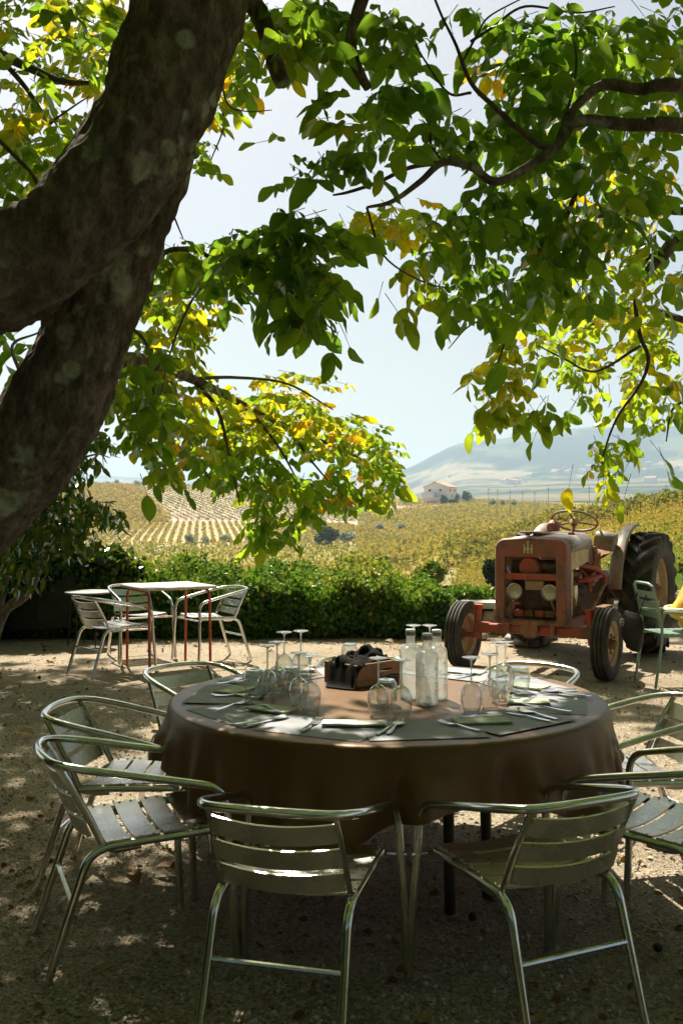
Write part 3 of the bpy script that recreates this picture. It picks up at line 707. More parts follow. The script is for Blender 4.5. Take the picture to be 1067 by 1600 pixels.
for k in range(26):      # bushes along the hillside skyline
    px = 128 + k * 20 + rnd.uniform(-6, 6)
    if px > 620: break
    bush(px, 760 if px < 400 else 764 + (px - 400) * .06, rnd.uniform(8, 22), rnd.uniform(6, 12), 552, 'grey green scrub on the hillside skyline', 'bush', 'olive_leaf', 'scrub along the hillside skyline', 260, name='scrub_bush', tr=(.05, .6), trunk=.05)
# scrub between hedge and fields
n = 26000; d = 16 + 60 * rng.random(n) ** 1.2; c = 120 + 1150 * rng.random(n)
P = np.c_[(c - 533.5) / F * d, d, np.zeros(n)]; P[:, 2] = zt(P[:, 0], P[:, 1]) + rng.random(n) ** 1.5 * (.9 + .6 * np.sin(P[:, 0] * 1.3) * np.cos(P[:, 1] * .7))
tag(scatter_leaves('undergrowth', P, frames(rdir(n, .3), rdir(n, .8)), .10 + .12 * rng.random(n), .2 + .7 * rng.random(n), T_QUAD, 'hedge_leaf'), 'yellow green undergrowth on the slope below the terrace', 'undergrowth', kind='stuff')
# mid-distance walls, rails, ruin
def ashlar(name, label, px0, px1, py_top, py_bot, d, m='ruin_stone', d1=None, nx=8):
    x0, _ = at(px0, d); x1, _ = at(px1, d1 or d); d1 = d1 or d
    z1 = CAMZ + (800 - py_top) / F * d; z0 = CAMZ + (800 - py_bot) / F * d
    r = empty(name, (x0, d, z0), 0, label, 'wall'); k = 0; rows = 3
    ang = math.atan2(d1 - d, x1 - x0); L = math.hypot(x1 - x0, d1 - d); RM = Matrix.Rotation(ang, 3, 'Z')
    MB().box((L / 2 * math.cos(ang), L / 2 * math.sin(ang) + .08, (z1 - z0) / 2 - .5), (L, .3, z1 - z0 + .9), RM).build('core', 'mortar', r, False)
    for j in range(rows):
        for i in range(nx):
            w = L / nx; hh = (z1 - z0) / rows
            cx = (i + .5 + (.25 if j % 2 else -.1)) * w; cx = min(max(cx, w * .4), L - w * .4)
            MB().box((cx * math.cos(ang), cx * math.sin(ang) - .02, (j + .5) * hh), (w * rnd.uniform(.86, .97), .36, hh * rnd.uniform(.86, .97)), RM, .04).build('stone', m, r, False)
ashlar('ruined_wall', 'small dark ruined wall half sunk in the golden vines', 590, 652, 871, 885, 150, nx=14)
ashlar('terrace_wall', 'dark retaining wall of a field terrace left of the tractor', 694, 790, 877, 887, 113, nx=16)
ashlar('terrace_wall', 'low grey terrace wall right of the big rear tyre', 1024, 1100, 868, 879, 51, nx=10)
for i, (p0, p1, y0, y1, d) in enumerate([(135, 262, 863, 861, 215), (130, 330, 869, 866, 205), (395, 475, 859, 857, 225)]):
    a = pt(p0, y0, d); b2 = pt(p1, y1, d + 6)
    r = empty('rail', a, 0, ['upper pale rail along the valley road at left', 'lower pale rail along the valley road at left', 'pale rail beside the dark round bush'][i], 'rail')
    b = MB(); b.box((b2 + a) / 2 - a, ((b2 - a).length, .25, .22), Matrix.Rotation(math.atan2((b2 - a).y, (b2 - a).x), 3, 'Z')); b.build('beam', 'rail_white', r, False)
    for k in range(6):
        q = a.lerp(b2, (k + .5) / 6) - a; MB().box(q - Vector((0, 0, .9)), (.12, .12, 1.6)).build('post', 'rail_white', r, False)
for k, (px, py, ht) in enumerate([(763, 762, 22), (777, 764, 22), (796.5, 766, 22), (816, 768, 18), (835, 768, 20), (856, 761, 28), (920, 759, 30), (1040, 756, 24), (1057, 757, 22), (714, 860, 38), (634, 838, 14), (822, 845, 24), (675, 852, 22)]):
    d = 300 if k < 9 else 70; a = pt(px, py, d)
    r = empty('pole', (a.x, a.y, float(zt(a.x, a.y))), 0, ('thin wooden pole standing beyond the vineyard crest' if k < 9 else 'thin wooden stake standing in the golden vines'), 'pole', 'poles beyond the crest' if k < 9 else 'stakes in the near vines')
    hh = max(a.z, r.location.z + 1.8) - r.location.z
    b = MB(); rr_ = d * .00022; b.tube([(0, 0, -.3), (0, 0, hh)], [rr_ * 1.2, rr_], 6); b.build('shaft', 'pole_wood', r)
    if k < 9: MB().box((0, 0, hh * .94), (1.1, .12, .1)).build('crossarm', 'pole_wood', r, False)

# ------------------------------------------------------------------ houses
def roof_prism(b, c, L, Wd, z0, h, ov=.4):
    # ridge along x
    x0, x1 = c[0] - L / 2 - ov, c[0] + L / 2 + ov; y0, y1 = c[1] - Wd / 2 - ov, c[1] + Wd / 2 + ov; t = .18
    vs = [(x0, y0, z0), (x1, y0, z0), (x1, y1, z0), (x0, y1, z0), (x0, c[1], z0 + h), (x1, c[1], z0 + h)]
    vs += [(a_, b_, z_ + t) for a_, b_, z_ in vs]
    b.add(vs, [(0, 1, 5, 4), (2, 3, 4, 5), (7, 6, 10, 11), (9, 8, 11, 10), (0, 6, 7, 1), (2, 8, 9, 3), (0, 4, 10, 6), (4, 3, 9, 10), (1, 7, 11, 5), (5, 11, 8, 2)])
def big_house():
    d = 485; x, y = at(688, d); z = CAMZ + (800 - 779) / F * d
    r = empty('house', (x, y, z), R(-118), 'white two storey house with a low pinkish tiled gable roof', 'house')
    L, Wd, H = 12.5, 12.0, 5.6
    b = MB(); b.box((0, 0, H / 2 - 1.5), (L, Wd, H + 3))
    b.add([(-L / 2, -Wd / 2, H), (-L / 2, Wd / 2, H), (-L / 2, 0, H + 2.2)], [(0, 2, 1)]); b.add([(L / 2, -Wd / 2, H), (L / 2, Wd / 2, H), (L / 2, 0, H + 2.2)], [(0, 1, 2)])
    b.build('wall', 'white_wall', r, False)
    b = MB(); roof_prism(b, (0, 0), L, Wd, H - .15, 2.4, .6); rf = b.build('roof', 'red_roof', r, False)
    MB().box((1, -3, H + 2.2), (.8, .8, 1.6)).build('chimney', 'white_wall', rf, False)
    for (yy, zz) in [(-3, 3.9), (2.6, 3.9), (-3.4, 1.2), (3.4, 1.2)]:
        w = MB().box((L / 2 + .05, yy, zz), (.2, 1.5, 1.3)).build('window', 'white_wall', r, False)
        MB().box((L / 2 + .17, yy, zz), (.1, 1.25, 1.05)).build('pane', 'window_dark', w, False)
    for (xx, zz) in [(-3, 3.9), (2.5, 3.9), (0, 1.2)]:
        w = MB().box((xx, Wd / 2 + .05, zz), (1.5, .2, 1.3)).build('window', 'white_wall', r, False)
        MB().box((xx, Wd / 2 + .17, zz), (1.25, .1, 1.05)).build('pane', 'window_dark', w, False)
    MB().box((L / 2 + 2.2, -2.5, 1.2), (4.2, 6, 2.6)).build('annex', 'white_wall', r, False)
    a = empty('garden_wall', (x, y - 11, z - .2), R(4), 'low white garden wall below the house', 'wall'); MB().box((4, 0, -.2), (22, .3, 1.6)).build('wall_panel', 'rail_white', a, False)
big_house()
proto = None
for k in range(34):
    if k < 22: px = rnd.uniform(860, 1015); d = rnd.uniform(2450, 2750)
    elif k < 28: px = rnd.uniform(780, 830); d = rnd.uniform(2250, 2400)
    else: px = rnd.uniform(640, 1080); d = rnd.uniform(1900, 2900)
    x, y = at(px, d); z = float(zt(x, y)) + 4
    if proto is None:
        proto = empty('village_house', (x, y, z), 0, 'tiny pale village house with a red roof at the mountain foot', 'house', 'village houses at the mountain foot')
        MB().box((0, 0, 1), (13, 9, 14)).build('wall', 'white_wall', proto, False)
        b = MB(); roof_prism(b, (0, 0), 13, 9, 8, 2.8); b.build('roof', 'red_roof', proto, False); q = proto
    else:
        q = copy_tree(proto); q.location = (x, y, z)
    q.rotation_euler.z = rnd.uniform(0, 3); s_ = rnd.uniform(.6, 1.1); q.scale = (s_ * rnd.uniform(1, 1.8), s_, s_ * .9)

# ------------------------------------------------------------------ stone wall behind the tractor
def stone_wall(label, x0, x1, y, top, seed, thick=.55, cop=True):
    rr = random.Random(seed)
    r = empty('stone_wall', (x0, y, 0), 0, label, 'wall'); L = x1 - x0
    MB().box((L / 2, thick / 2 + .02, top / 2 - .04), (L - .04, thick - .1, top - .06)).build('core', 'mortar', r, False)
    z = 0.0; row = 0
    while z < top - .08:
        h = rr.uniform(.13, .2); h = min(h, top - .06 - z); x = -.02 + (rr.random() * .2 if row % 2 else 0)
        while x < L:
            w = min(rr.uniform(.18, .42), L - x)
            if w < .06: break
            b = MB(); b.box((0, 0, 0), (w * .95, .18, h * .92), Matrix.Rotation(rr.uniform(-.03, .03), 3, 'Y'), .025)
            b.v = [tuple(Vector(v) + Vector((rr.uniform(-.012, .012), rr.uniform(-.012, .012), rr.uniform(-.012, .012)))) for v in b.v]
            s_ = b.build('stone', 'stone', r, False); s_.location = (x + w / 2, .06 + rr.uniform(-.03, .02), z + h / 2); x += w
        z += h; row += 1
    if cop:
        x = -.05
        while x < L:
            w = min(rr.uniform(.5, .9), L + .05 - x)
            b = MB(); b.box((0, 0, 0), (w - .015, thick + .08, .075), None, .02)
            b.v = [tuple(Vector(v) + Vector((0, rr.uniform(-.01, .01), rr.uniform(-.006, .006)))) for v in b.v]
            s_ = b.build('coping_slab', 'coping', r, False); s_.location = (x + w / 2, thick / 2 - .02, top); x += w
stone_wall('low rubble stone wall with pale coping behind the tractor', .75, 3.55, 12.35, .36, 3)
stone_wall('low wall with a flat white slab top right of the rear tyre', 4.05, 8.2, 12.3, .47, 5)

# ------------------------------------------------------------------ hedge
def hedge():
    r = empty('hedge', (-1, 12.4, 0), 0, 'long green creeper hedge along the terrace edge behind the red table', 'hedge')
    xs = [-9, -5.2, -3.6, -2.9, -2.3, -1.5, -.9, -.3, .5, 1.1, 1.55, 1.95]
    top = [1.5, 1.2, .80, .62, .60, .62, .64, .60, .56, .44, .30, .22]
    H = lambda x: .93 * np.interp(x, xs, top) + .05 * np.sin(x * 2.3 + .7) + .05 * np.sin(x * 5.1) + .05 * np.sin(x * 11.3 + 1)
    n = 80000; x = -9 + 11.0 * rng.random(n) ** .8; x = np.where(rng.random(n) < .8, -4.4 + 5.75 * rng.random(n), np.minimum(x, 1.35))
    spill = rng.random(n) < .05
    h = H(x); u = rng.random(n)
    front = u < .42; z = np.where(front, h * rng.random(n) ** .9, h + rng.normal(size=n) * .05)
    dep = 2.6 * rng.random(n); lump = np.array([mnoise.noise(Vector((a * 1.3, b_ * 1.6, 4.0))) for a, b_ in zip(x, dep)])
    rise = np.where(front, 0, dep / 2.6 * .13 * np.interp(x, [-3, 1.2, 1.9], [1, 1, .3]) + lump * .17); z = z + rise
    y = np.where(front, 12.05 + .05 * np.sin(x * 7) + .06 * rng.normal(size=n) + .10 * (1 - z / h) * 0 + .12 * (z / h) ** 3, 12.1 + dep)
    y = np.where(x > 1.0, y + .18 * 0, y); sp = rng.random(n) < .05; z = np.where(sp, h + np.abs(rng.normal(size=n)) * .09, z)
    x = np.where(spill, 1.2 + .8 * rng.random(n), x); y = np.where(spill, 12.75 + .9 * rng.random(n), y); z = np.where(spill, .30 + .22 * rng.random(n), z)
    nrm = rdir(n, .4); nrm[:, 1] -= np.where(front, .9, 0); nrm[:, 2] += np.where(front, .3, 1.0)
    Yd = rdir(n, -.9)
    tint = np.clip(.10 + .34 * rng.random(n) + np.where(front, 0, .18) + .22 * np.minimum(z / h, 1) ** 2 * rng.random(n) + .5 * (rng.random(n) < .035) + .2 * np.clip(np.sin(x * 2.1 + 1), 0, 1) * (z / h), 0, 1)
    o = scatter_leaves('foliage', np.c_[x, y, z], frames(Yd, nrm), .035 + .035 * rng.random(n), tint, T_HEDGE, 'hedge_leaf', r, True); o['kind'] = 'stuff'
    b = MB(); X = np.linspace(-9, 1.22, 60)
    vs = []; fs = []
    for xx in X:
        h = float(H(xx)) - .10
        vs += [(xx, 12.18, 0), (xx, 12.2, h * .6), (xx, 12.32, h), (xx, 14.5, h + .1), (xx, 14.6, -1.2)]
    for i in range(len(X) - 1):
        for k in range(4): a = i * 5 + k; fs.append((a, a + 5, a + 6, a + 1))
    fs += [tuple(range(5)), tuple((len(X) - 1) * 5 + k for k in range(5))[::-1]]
    b.add(vs, fs); b.build('dark_fill', 'dark_core', r, False, True)  # solid dark fill that blocks the view through the leaves
    b = MB()
    for k in range(26):
        x0 = rnd.uniform(-3.6, 1.2); h = float(H(x0)); q = [Vector((x0, 12.1, h - .05))]
        for j in range(4): q.append(q[-1] + Vector((rnd.uniform(-.06, .06), rnd.uniform(-.05, .03), rnd.uniform(.02, .09))))
        b.tube(q, .003, 4)
    s_ = b.build('shoots', 'twig_bark', r, True, True); s_['kind'] = 'stuff'
hedge()
# dark shrubbery at the left: individual shrubs
def shrub(cx, cy, rx, ry, h, n, label, name='laurel_shrub', size=(.06, .06), T=T_HEDGE, tr=(0, .6), m='shrub_leaf'):
    r = empty(name, (cx, cy, 0), 0, label, 'shrub')
    P = crown_pts(n, (cx, cy, h * .52), (rx, ry, h * .52), 12); P[:, 2] = np.maximum(P[:, 2], .02)
    o = scatter_leaves('foliage', P, frames(rdir(n, -.7), rdir(n, .7)), size[0] + size[1] * rng.random(n), tr[0] + (tr[1] - tr[0]) * rng.random(n), T, m, r, True); o['kind'] = 'stuff'
    b = MB()
    for k in range(9):
        a = rnd.uniform(0, 6.28); q = Vector((math.cos(a) * rx * .7, math.sin(a) * ry * .7, h * rnd.uniform(.6, .9)))
        b.tube(spline([(0, 0, -.05), q * .4 + Vector((rnd.uniform(-.1, .1), 0, .1)), q], 4), interp([.03, .02, .008], 9), 5)
    b.build('stems', 'twig_bark', r)
    v = []
    b = MB(); b.lathe([(.001, 0), (.75, .1), (.8, .5), (.55, .85), (.001, .95)], 10, Matrix.Diagonal((rx * .75, ry * .75, h * .85, 1))); b.build('inner_fill', 'dark_core', r, False)  # dark solid closing the gaps between the shrub leaves
shrub(-4.9, 12.0, 1.0, .9, 2.2, 9000, 'tall dark shrub behind the leaning trunk at the left edge')
shrub(-3.7, 12.1, .9, .8, 1.75, 9000, 'dark glossy shrub behind the small black side table')
shrub(-2.95, 12.35, .55, .5, 1.25, 4500, 'bright tipped shrub between the side table and the hedge', tr=(.2, .85))
shrub(-5.4, 10.3, 1.1, .9, 1.9, 7000, 'dark shadowed shrub at the left frame edge')
shrub(-4.2, 10.9, .6, .5, .95, 4500, 'low dark shrub with broad leaves left of the side table', size=(.09, .08))
#@@TREES
# ------------------------------------------------------------------ walnut trees
def bark_tube(pts, rad, n_per=10, sides=44, amp=.10, seed=0.0):
    P = spline(pts, n_per); Rr = interp(rad, len(P))
    b = MB(); b.tube(P, Rr, sides, True); V = np.array(b.v)
    C = np.repeat(np.array([tuple(p) for p in P]), sides, 0); Rv = np.repeat(np.array(Rr), sides)
    D = V - C; k = np.tile(np.arange(sides), len(P)); s_ = np.repeat(np.arange(len(P)), sides) / n_per
    for i in range(len(V)):
        a = 2 * math.pi * k[i] / sides
        q = Vector((math.cos(a) * 2.2, math.sin(a) * 2.2, s_[i] * 1.1 + seed))
        q2 = Vector((math.cos(a) * 6, math.sin(a) * 6, s_[i] * 2.2 + seed)); q3 = Vector((V[i][0] * 30, V[i][1] * 30, V[i][2] * 13)); q4 = Vector((V[i][0] * 11, V[i][1] * 11, V[i][2] * 6 + seed))
        dd = 1 + amp * (mnoise.noise(q) * 1.0 + (abs(mnoise.noise(q2)) - .25) * .8 + (abs(mnoise.noise(q3)) - .2) * .75 * min(1, Rv[i] / .12) + mnoise.noise(q4) * .5)
        V[i] = C[i] + D[i] * dd
    b.v = [tuple(v) for v in V]; return b
def ppath(lst): return [pt(x, y, d) for x, y, d in lst]
tree1 = empty('walnut_tree', (-2.15, 3.4, 0), 0, 'big leaning walnut tree with a lichened dark trunk and drooping leafy boughs at left', 'tree')
tree2 = empty('walnut_tree', (3.1, 5.0, 0), 0, 'walnut tree reaching in over the tractor from the right with yellowing leaves', 'tree')
# trunk: main stem from the ground, second stem crossing in front of it
sB = [Vector((-2.25, 3.6, -.1)), Vector((-2.2, 3.58, .5))] + ppath([(-260, 930, 3.55), (-110, 830, 3.55), (10, 738, 3.52), (82, 640, 3.5), (128, 545, 3.5), (160, 450, 3.5), (200, 350, 3.5), (236, 250, 3.48), (262, 150, 3.45), (282, 40, 3.45), (300, -80, 3.5), (340, -260, 3.6), (380, -420, 3.8)])
bark_tube(sB, [.34, .27, .23, .205, .182, .168, .158, .150, .142, .138, .135, .145, .15, .14, .13], 24, 120, .12, 3.3).build('trunk', 'bark', tree1, True, True, 60)
sA = [Vector((-2.1, 3.3, -.1)), Vector((-2.25, 3.25, .7))] + ppath([(-420, 690, 3.2), (-240, 540, 3.2), (-110, 470, 3.2), (0, 430, 3.2), (95, 372, 3.2), (172, 288, 3.2), (232, 195, 3.22), (268, 100, 3.25), (293, 0, 3.3), (318, -120, 3.4), (360, -300, 3.5)])
bark_tube(sA, [.27, .24, .20, .185, .175, .168, .162, .164, .168, .172, .19, .19, .17], 24, 120, .12, 8.8).build('trunk', 'bark', tree1, True, True, 60)
def branch(tr, lst, wpx, m='twig_bark', sides=9, amp=.07, name='branch', n_per=7):
    P = ppath(lst); d = sum(p[2] for p in lst) / len(lst); rad = [w / 2 / F * d for w in wpx]
    if max(wpx) > 9: b = bark_tube(P, rad, n_per, 16, amp, rnd.random() * 9)
    else: b = MB(); b.tube(spline(P, n_per), interp(rad, (len(P) - 1) * n_per + 1), sides)
    return b.build(name, 'bark' if max(wpx) > 12 else m, tr, True, True, 60)
B1 = [
 ([(330, -60, 3.4), (395, 5, 3.5), (420, 60, 3.55), (432, 105, 3.6), (442, 132, 3.6)], [34, 30, 28, 27, 25]),
 ([(600, -120, 3.6), (575, -30, 3.6), (553, 40, 3.6), (549, 80, 3.6), (562, 115, 3.62), (575, 138, 3.62)], [24, 22, 20, 18, 17, 14]),
 ([(150, 600, 4.2), (205, 562, 4.6), (300, 592, 5.4), (380, 632, 6.0), (450, 668, 6.4), (540, 705, 6.7), (602, 742, 6.9)], [30, 20, 14, 11, 9, 6, 3]),
 ([(380, 632, 6.0), (430, 690, 6.1), (470, 760, 6.2)], [7, 4, 2]),
 ([(450, 668, 6.4), (480, 712, 6.5), (520, 760, 6.5)], [7, 4, 2]),
 ([(300, 592, 5.4), (340, 640, 5.5), (360, 720, 5.6), (375, 790, 5.6)], [8, 6, 4, 2]),
 ([(300, 592, 5.4), (370, 590, 5.8), (450, 600, 6.1), (520, 640, 6.3)], [6, 5, 4, 2]),
 ([(190, 480, 4.0), (250, 400, 4.1), (300, 390, 4.0), (345, 407, 3.9), (390, 385, 3.8), (440, 360, 3.7), (480, 345, 3.7)], [14, 9, 8, 7, 7, 6, 4]),
 ([(390, 385, 3.8), (430, 430, 3.7), (480, 480, 3.6), (525, 520, 3.6)], [6, 5, 3, 2]),
 ([(345, 407, 3.9), (300, 470, 4.0), (270, 540, 4.2), (250, 620, 4.4)], [5, 4, 3, 2]),
 ([(190, 500, 4.1), (230, 540, 4.3), (240, 620, 4.4), (235, 720, 4.4)], [7, 5, 4, 2]),
 ([(-80, 50, 5.0), (0, 85, 5.0), (60, 112, 5.0), (100, 128, 5.0), (140, 130, 5.0)], [20, 16, 13, 10, 6]),
 ([(0, 90, 5.0), (35, 130, 5.0), (60, 165, 5.0), (75, 195, 5.0)], [9, 8, 6, 4]),
 ([(75, 195, 5), (110, 170, 5), (140, 150, 5)], [4, 3, 2]),
 ([(-60, 170, 4.6), (20, 240, 4.6), (60, 300, 4.6), (20, 400, 4.6)], [9, 7, 5, 3]),
 ([(258, 240, 3.7), (263, 310, 3.8), (275, 345, 3.9), (286, 372, 4.0)], [4, 4, 3, 2]),
 ([(340, 90, 3.7), (355, 160, 3.8), (385, 174, 3.8), (425, 172, 3.8)], [3, 3, 2, 1.5]),
 ([(270, 160, 4.2), (330, 120, 4.4), (350, 190, 4.5), (330, 250, 4.5)], [6, 5, 3, 2]),
 ([(40, 600, 3.8), (20, 540, 4.4), (60, 520, 4.6), (90, 500, 4.8)], [6, 5, 3, 2]),
]
B2 = [
 ([(1500, 250, 4.6), (1250, 200, 4.2), (1067, 136, 3.62), (1000, 140, 3.62), (945, 132, 3.62), (905, 160, 3.62), (880, 200, 3.62)], [44, 32, 20, 18, 16, 13, 10]),
 ([(1480, 280, 4.6), (1250, 230, 4.2), (1067, 197, 3.62), (985, 195, 3.62), (900, 190, 3.58), (865, 232, 3.56), (780, 283, 3.54), (738, 262, 3.52), (692, 254, 3.52), (655, 285, 3.52), (612, 315, 3.5), (573, 324, 3.5)], [46, 34, 23, 20, 17, 15, 13, 12, 11, 9, 7, 4]),
 ([(692, 254, 3.8), (640, 262, 3.75), (590, 285, 3.7), (545, 300, 3.7), (520, 305, 3.7)], [8, 7, 6, 5, 3]),
 ([(865, 232, 3.56), (835, 222, 3.56), (770, 165, 3.54), (735, 128, 3.52), (712, 70, 3.52), (690, 25, 3.52), (668, -30, 3.52)], [10, 9, 8, 7, 5, 4, 4]),
 ([(735, 145, 3.85), (700, 145, 3.8), (662, 92, 3.8), (648, 70, 3.8)], [5, 4, 3, 2]),
 ([(700, 145, 3.8), (680, 180, 3.8), (672, 220, 3.8), (690, 252, 3.8)], [5, 4, 4, 4]),
 ([(735, 65, 3.8), (770, 42, 3.8), (820, 10, 3.8), (900, 20, 3.8), (960, 10, 3.8)], [5, 5, 4, 3, 2]),
 ([(723, 95, 3.8), (745, 55, 3.8), (765, 25, 3.8), (830, -10, 3.8)], [4, 4, 3, 2]),
 ([(870, 220, 3.9), (892, 150, 3.8), (900, 100, 3.8), (895, 60, 3.7)], [6, 5, 4, 2]),
 ([(1350, 330, 5.2), (1150, 380, 5.0), (1067, 372, 4.8), (1030, 405, 4.8), (1005, 430, 4.8)], [40, 34, 24, 18, 10]),
 ([(1040, 390, 4.9), (1005, 410, 4.9), (992, 460, 4.9), (998, 520, 4.9), (1012, 560, 4.9), (1000, 600, 4.9), (965, 650, 4.9), (945, 700, 4.9), (938, 735, 4.9)], [9, 8, 7, 7, 6, 5, 4, 3, 1.5]),
 ([(1000, 540, 4.9), (930, 580, 5.0), (880, 560, 5.0), (840, 540, 5.0)], [5, 4, 3, 2]),
 ([(900, 300, 4.2), (850, 420, 4.4), (810, 490, 4.6), (785, 545, 4.7), (770, 600, 4.7)], [8, 7, 5, 3, 2]),
 ([(810, 490, 4.6), (740, 505, 4.4), (700, 545, 4.4)], [3, 3, 1.5]),
 ([(573, 324, 3.7), (600, 400, 3.8), (660, 440, 4.0), (700, 450, 4.1)], [4, 3, 3, 2]),
 ([(1067, 500, 5.4), (1000, 480, 5.6), (940, 500, 5.8), (900, 520, 6)], [10, 8, 5, 3]),
 ([(1067, 330, 5.2), (980, 330, 5.6), (900, 350, 5.8), (840, 400, 6)], [12, 9, 6, 3]),
 ([(1085, 620, 5.4), (1050, 640, 5.4), (1040, 690, 5.4)], [5, 4, 2]),
]
for l_, w_ in B1: branch(tree1, l_, w_)
for l_, w_ in B2: branch(tree2, l_, w_)
bark_tube([Vector((3.15, 5.0, -.1)), Vector((3.1, 5.0, 1.2)), Vector((3.0, 4.95, 2.4)), Vector((2.9, 4.9, 3.4)), Vector((2.8, 4.8, 4.6))], [.30, .22, .20, .17, .1], 10, 40, .1, 1.0).build('trunk', 'bark', tree2, True, True, 60)

# foliage groups: (px, py, rx, ry, d0, d1, leaves, size, tint lo, hi, droop, tree)
G1 = [
 (90, 55, 130, 75, 4.6, 6.2, 95, .125, .15, .75, .3, 1), (45, 190, 70, 90, 4.6, 6.2, 60, .125, .2, .85, .3, 1), (20, 330, 60, 80, 4.4, 6.0, 60, .125, .1, .5, .4, 1),
 (150, 60, 60, 90, 5.0, 6.6, 55, .12, .45, .95, .3, 1), (120, 200, 60, 40, 4.8, 6, 12, .11, .3, .85, .3, 1), (60, 280, 60, 50, 4.8, 6, 34, .11, .2, .7, .4, 1),
 (105, 35, 25, 25, 2.6, 2.8, 3, .15, .1, .35, .4, 1), (10, 18, 25, 25, 2.6, 2.8, 3, .15, 0, .2, .4, 1),
 (335, 110, 45, 85, 4.2, 5.4, 34, .12, .3, .9, .4, 1), (310, 225, 28, 45, 4.6, 5.4, 16, .10, .2, .7, .4, 1), (405, 60, 50, 60, 3.6, 4.6, 32, .13, .1, .7, .4, 1),
 (490, 30, 60, 50, 3.4, 4.2, 32, .14, .08, .5, .4, 1), (460, 70, 40, 50, 3.4, 4.2, 14, .14, .2, .8, .4, 1),
 (250, 420, 60, 50, 4.0, 4.8, 34, .12, .15, .6, .4, 1), (300, 440, 60, 70, 4.4, 5.6, 36, .11, .3, .8, .4, 1), (245, 520, 70, 80, 4.6, 5.8, 60, .11, .2, .75, .4, 1),
 (320, 500, 36, 50, 5.0, 5.6, 20, .11, .4, .85, .4, 1), (220, 600, 60, 70, 4.2, 5.2, 46, .12, .15, .6, .5, 1), (300, 620, 60, 60, 5.0, 6.2, 44, .12, .35, .85, .4, 1),
 (255, 690, 60, 55, 4.4, 5.4, 32, .11, .2, .65, .6, 1), (205, 645, 40, 50, 3.8, 4.4, 14, .14, .2, .5, .8, 1), (232, 745, 16, 22, 4.0, 4.3, 3, .12, .15, .4, 1.2, 1), (275, 735, 14, 14, 4.1, 4.3, 2, .10, .15, .4, 1.2, 1), (290, 700, 30, 20, 4.6, 5, 5, .12, .7, 1, .5, 1),
 (345, 390, 75, 38, 3.7, 4.2, 18, .14, .12, .5, .5, 1), (400, 400, 70, 50, 3.5, 4.1, 28, .14, .08, .4, .5, 1), (470, 380, 80, 60, 3.4, 4.0, 38, .14, .08, .45, .5, 1),
 (480, 450, 66, 46, 3.4, 4.0, 34, .14, .08, .45, .7, 1), (515, 460, 20, 16, 3.6, 3.8, 3, .14, .8, 1, .7, 1), (532, 515, 16, 18, 3.5, 3.6, 3, .15, .1, .35, 1.4, 1), (412, 520, 14, 14, 3.9, 4, 2, .11, .15, .3, 1.4, 1), (375, 445, 24, 20, 3.8, 4, 5, .13, .1, .35, 1, 1),
 # drooping spray in the centre
 (340, 650, 80, 55, 5.6, 6.6, 66, .125, .3, .85, .35, 1), (430, 650, 80, 50, 5.9, 6.9, 80, .125, .35, .9, .3, 1), (500, 670, 70, 45, 6.2, 7.0, 66, .125, .35, .9, .3, 1), (570, 700, 55, 45, 6.4, 7.0, 50, .125, .3, .8, .4, 1),
 (600, 745, 28, 42, 6.6, 7.0, 22, .125, .2, .6, .9, 1), (400, 730, 70, 45, 5.7, 6.5, 58, .13, .15, .6, .6, 1), (450, 770, 62, 40, 5.9, 6.5, 46, .13, .15, .55, .8, 1), (430, 815, 44, 22, 5.9, 6.3, 16, .14, .15, .45, 1.3, 1),
 (530, 765, 55, 32, 6.2, 6.8, 30, .13, .2, .65, .9, 1), (520, 755, 36, 18, 6.3, 6.7, 6, .13, .8, 1, .8, 1), (330, 720, 40, 32, 5.3, 6, 26, .12, .15, .5, .6, 1), (470, 600, 70, 24, 6.2, 6.8, 20, .11, .55, .95, .2, 1), (420, 590, 40, 16, 6.0, 6.6, 9, .11, .5, .9, .2, 1),
 (40, 540, 55, 45, 4.4, 5.2, 14, .13, .2, .5, .6, 1), (20, 600, 30, 30, 4.2, 4.8, 5, .12, .2, .5, .7, 1),
]
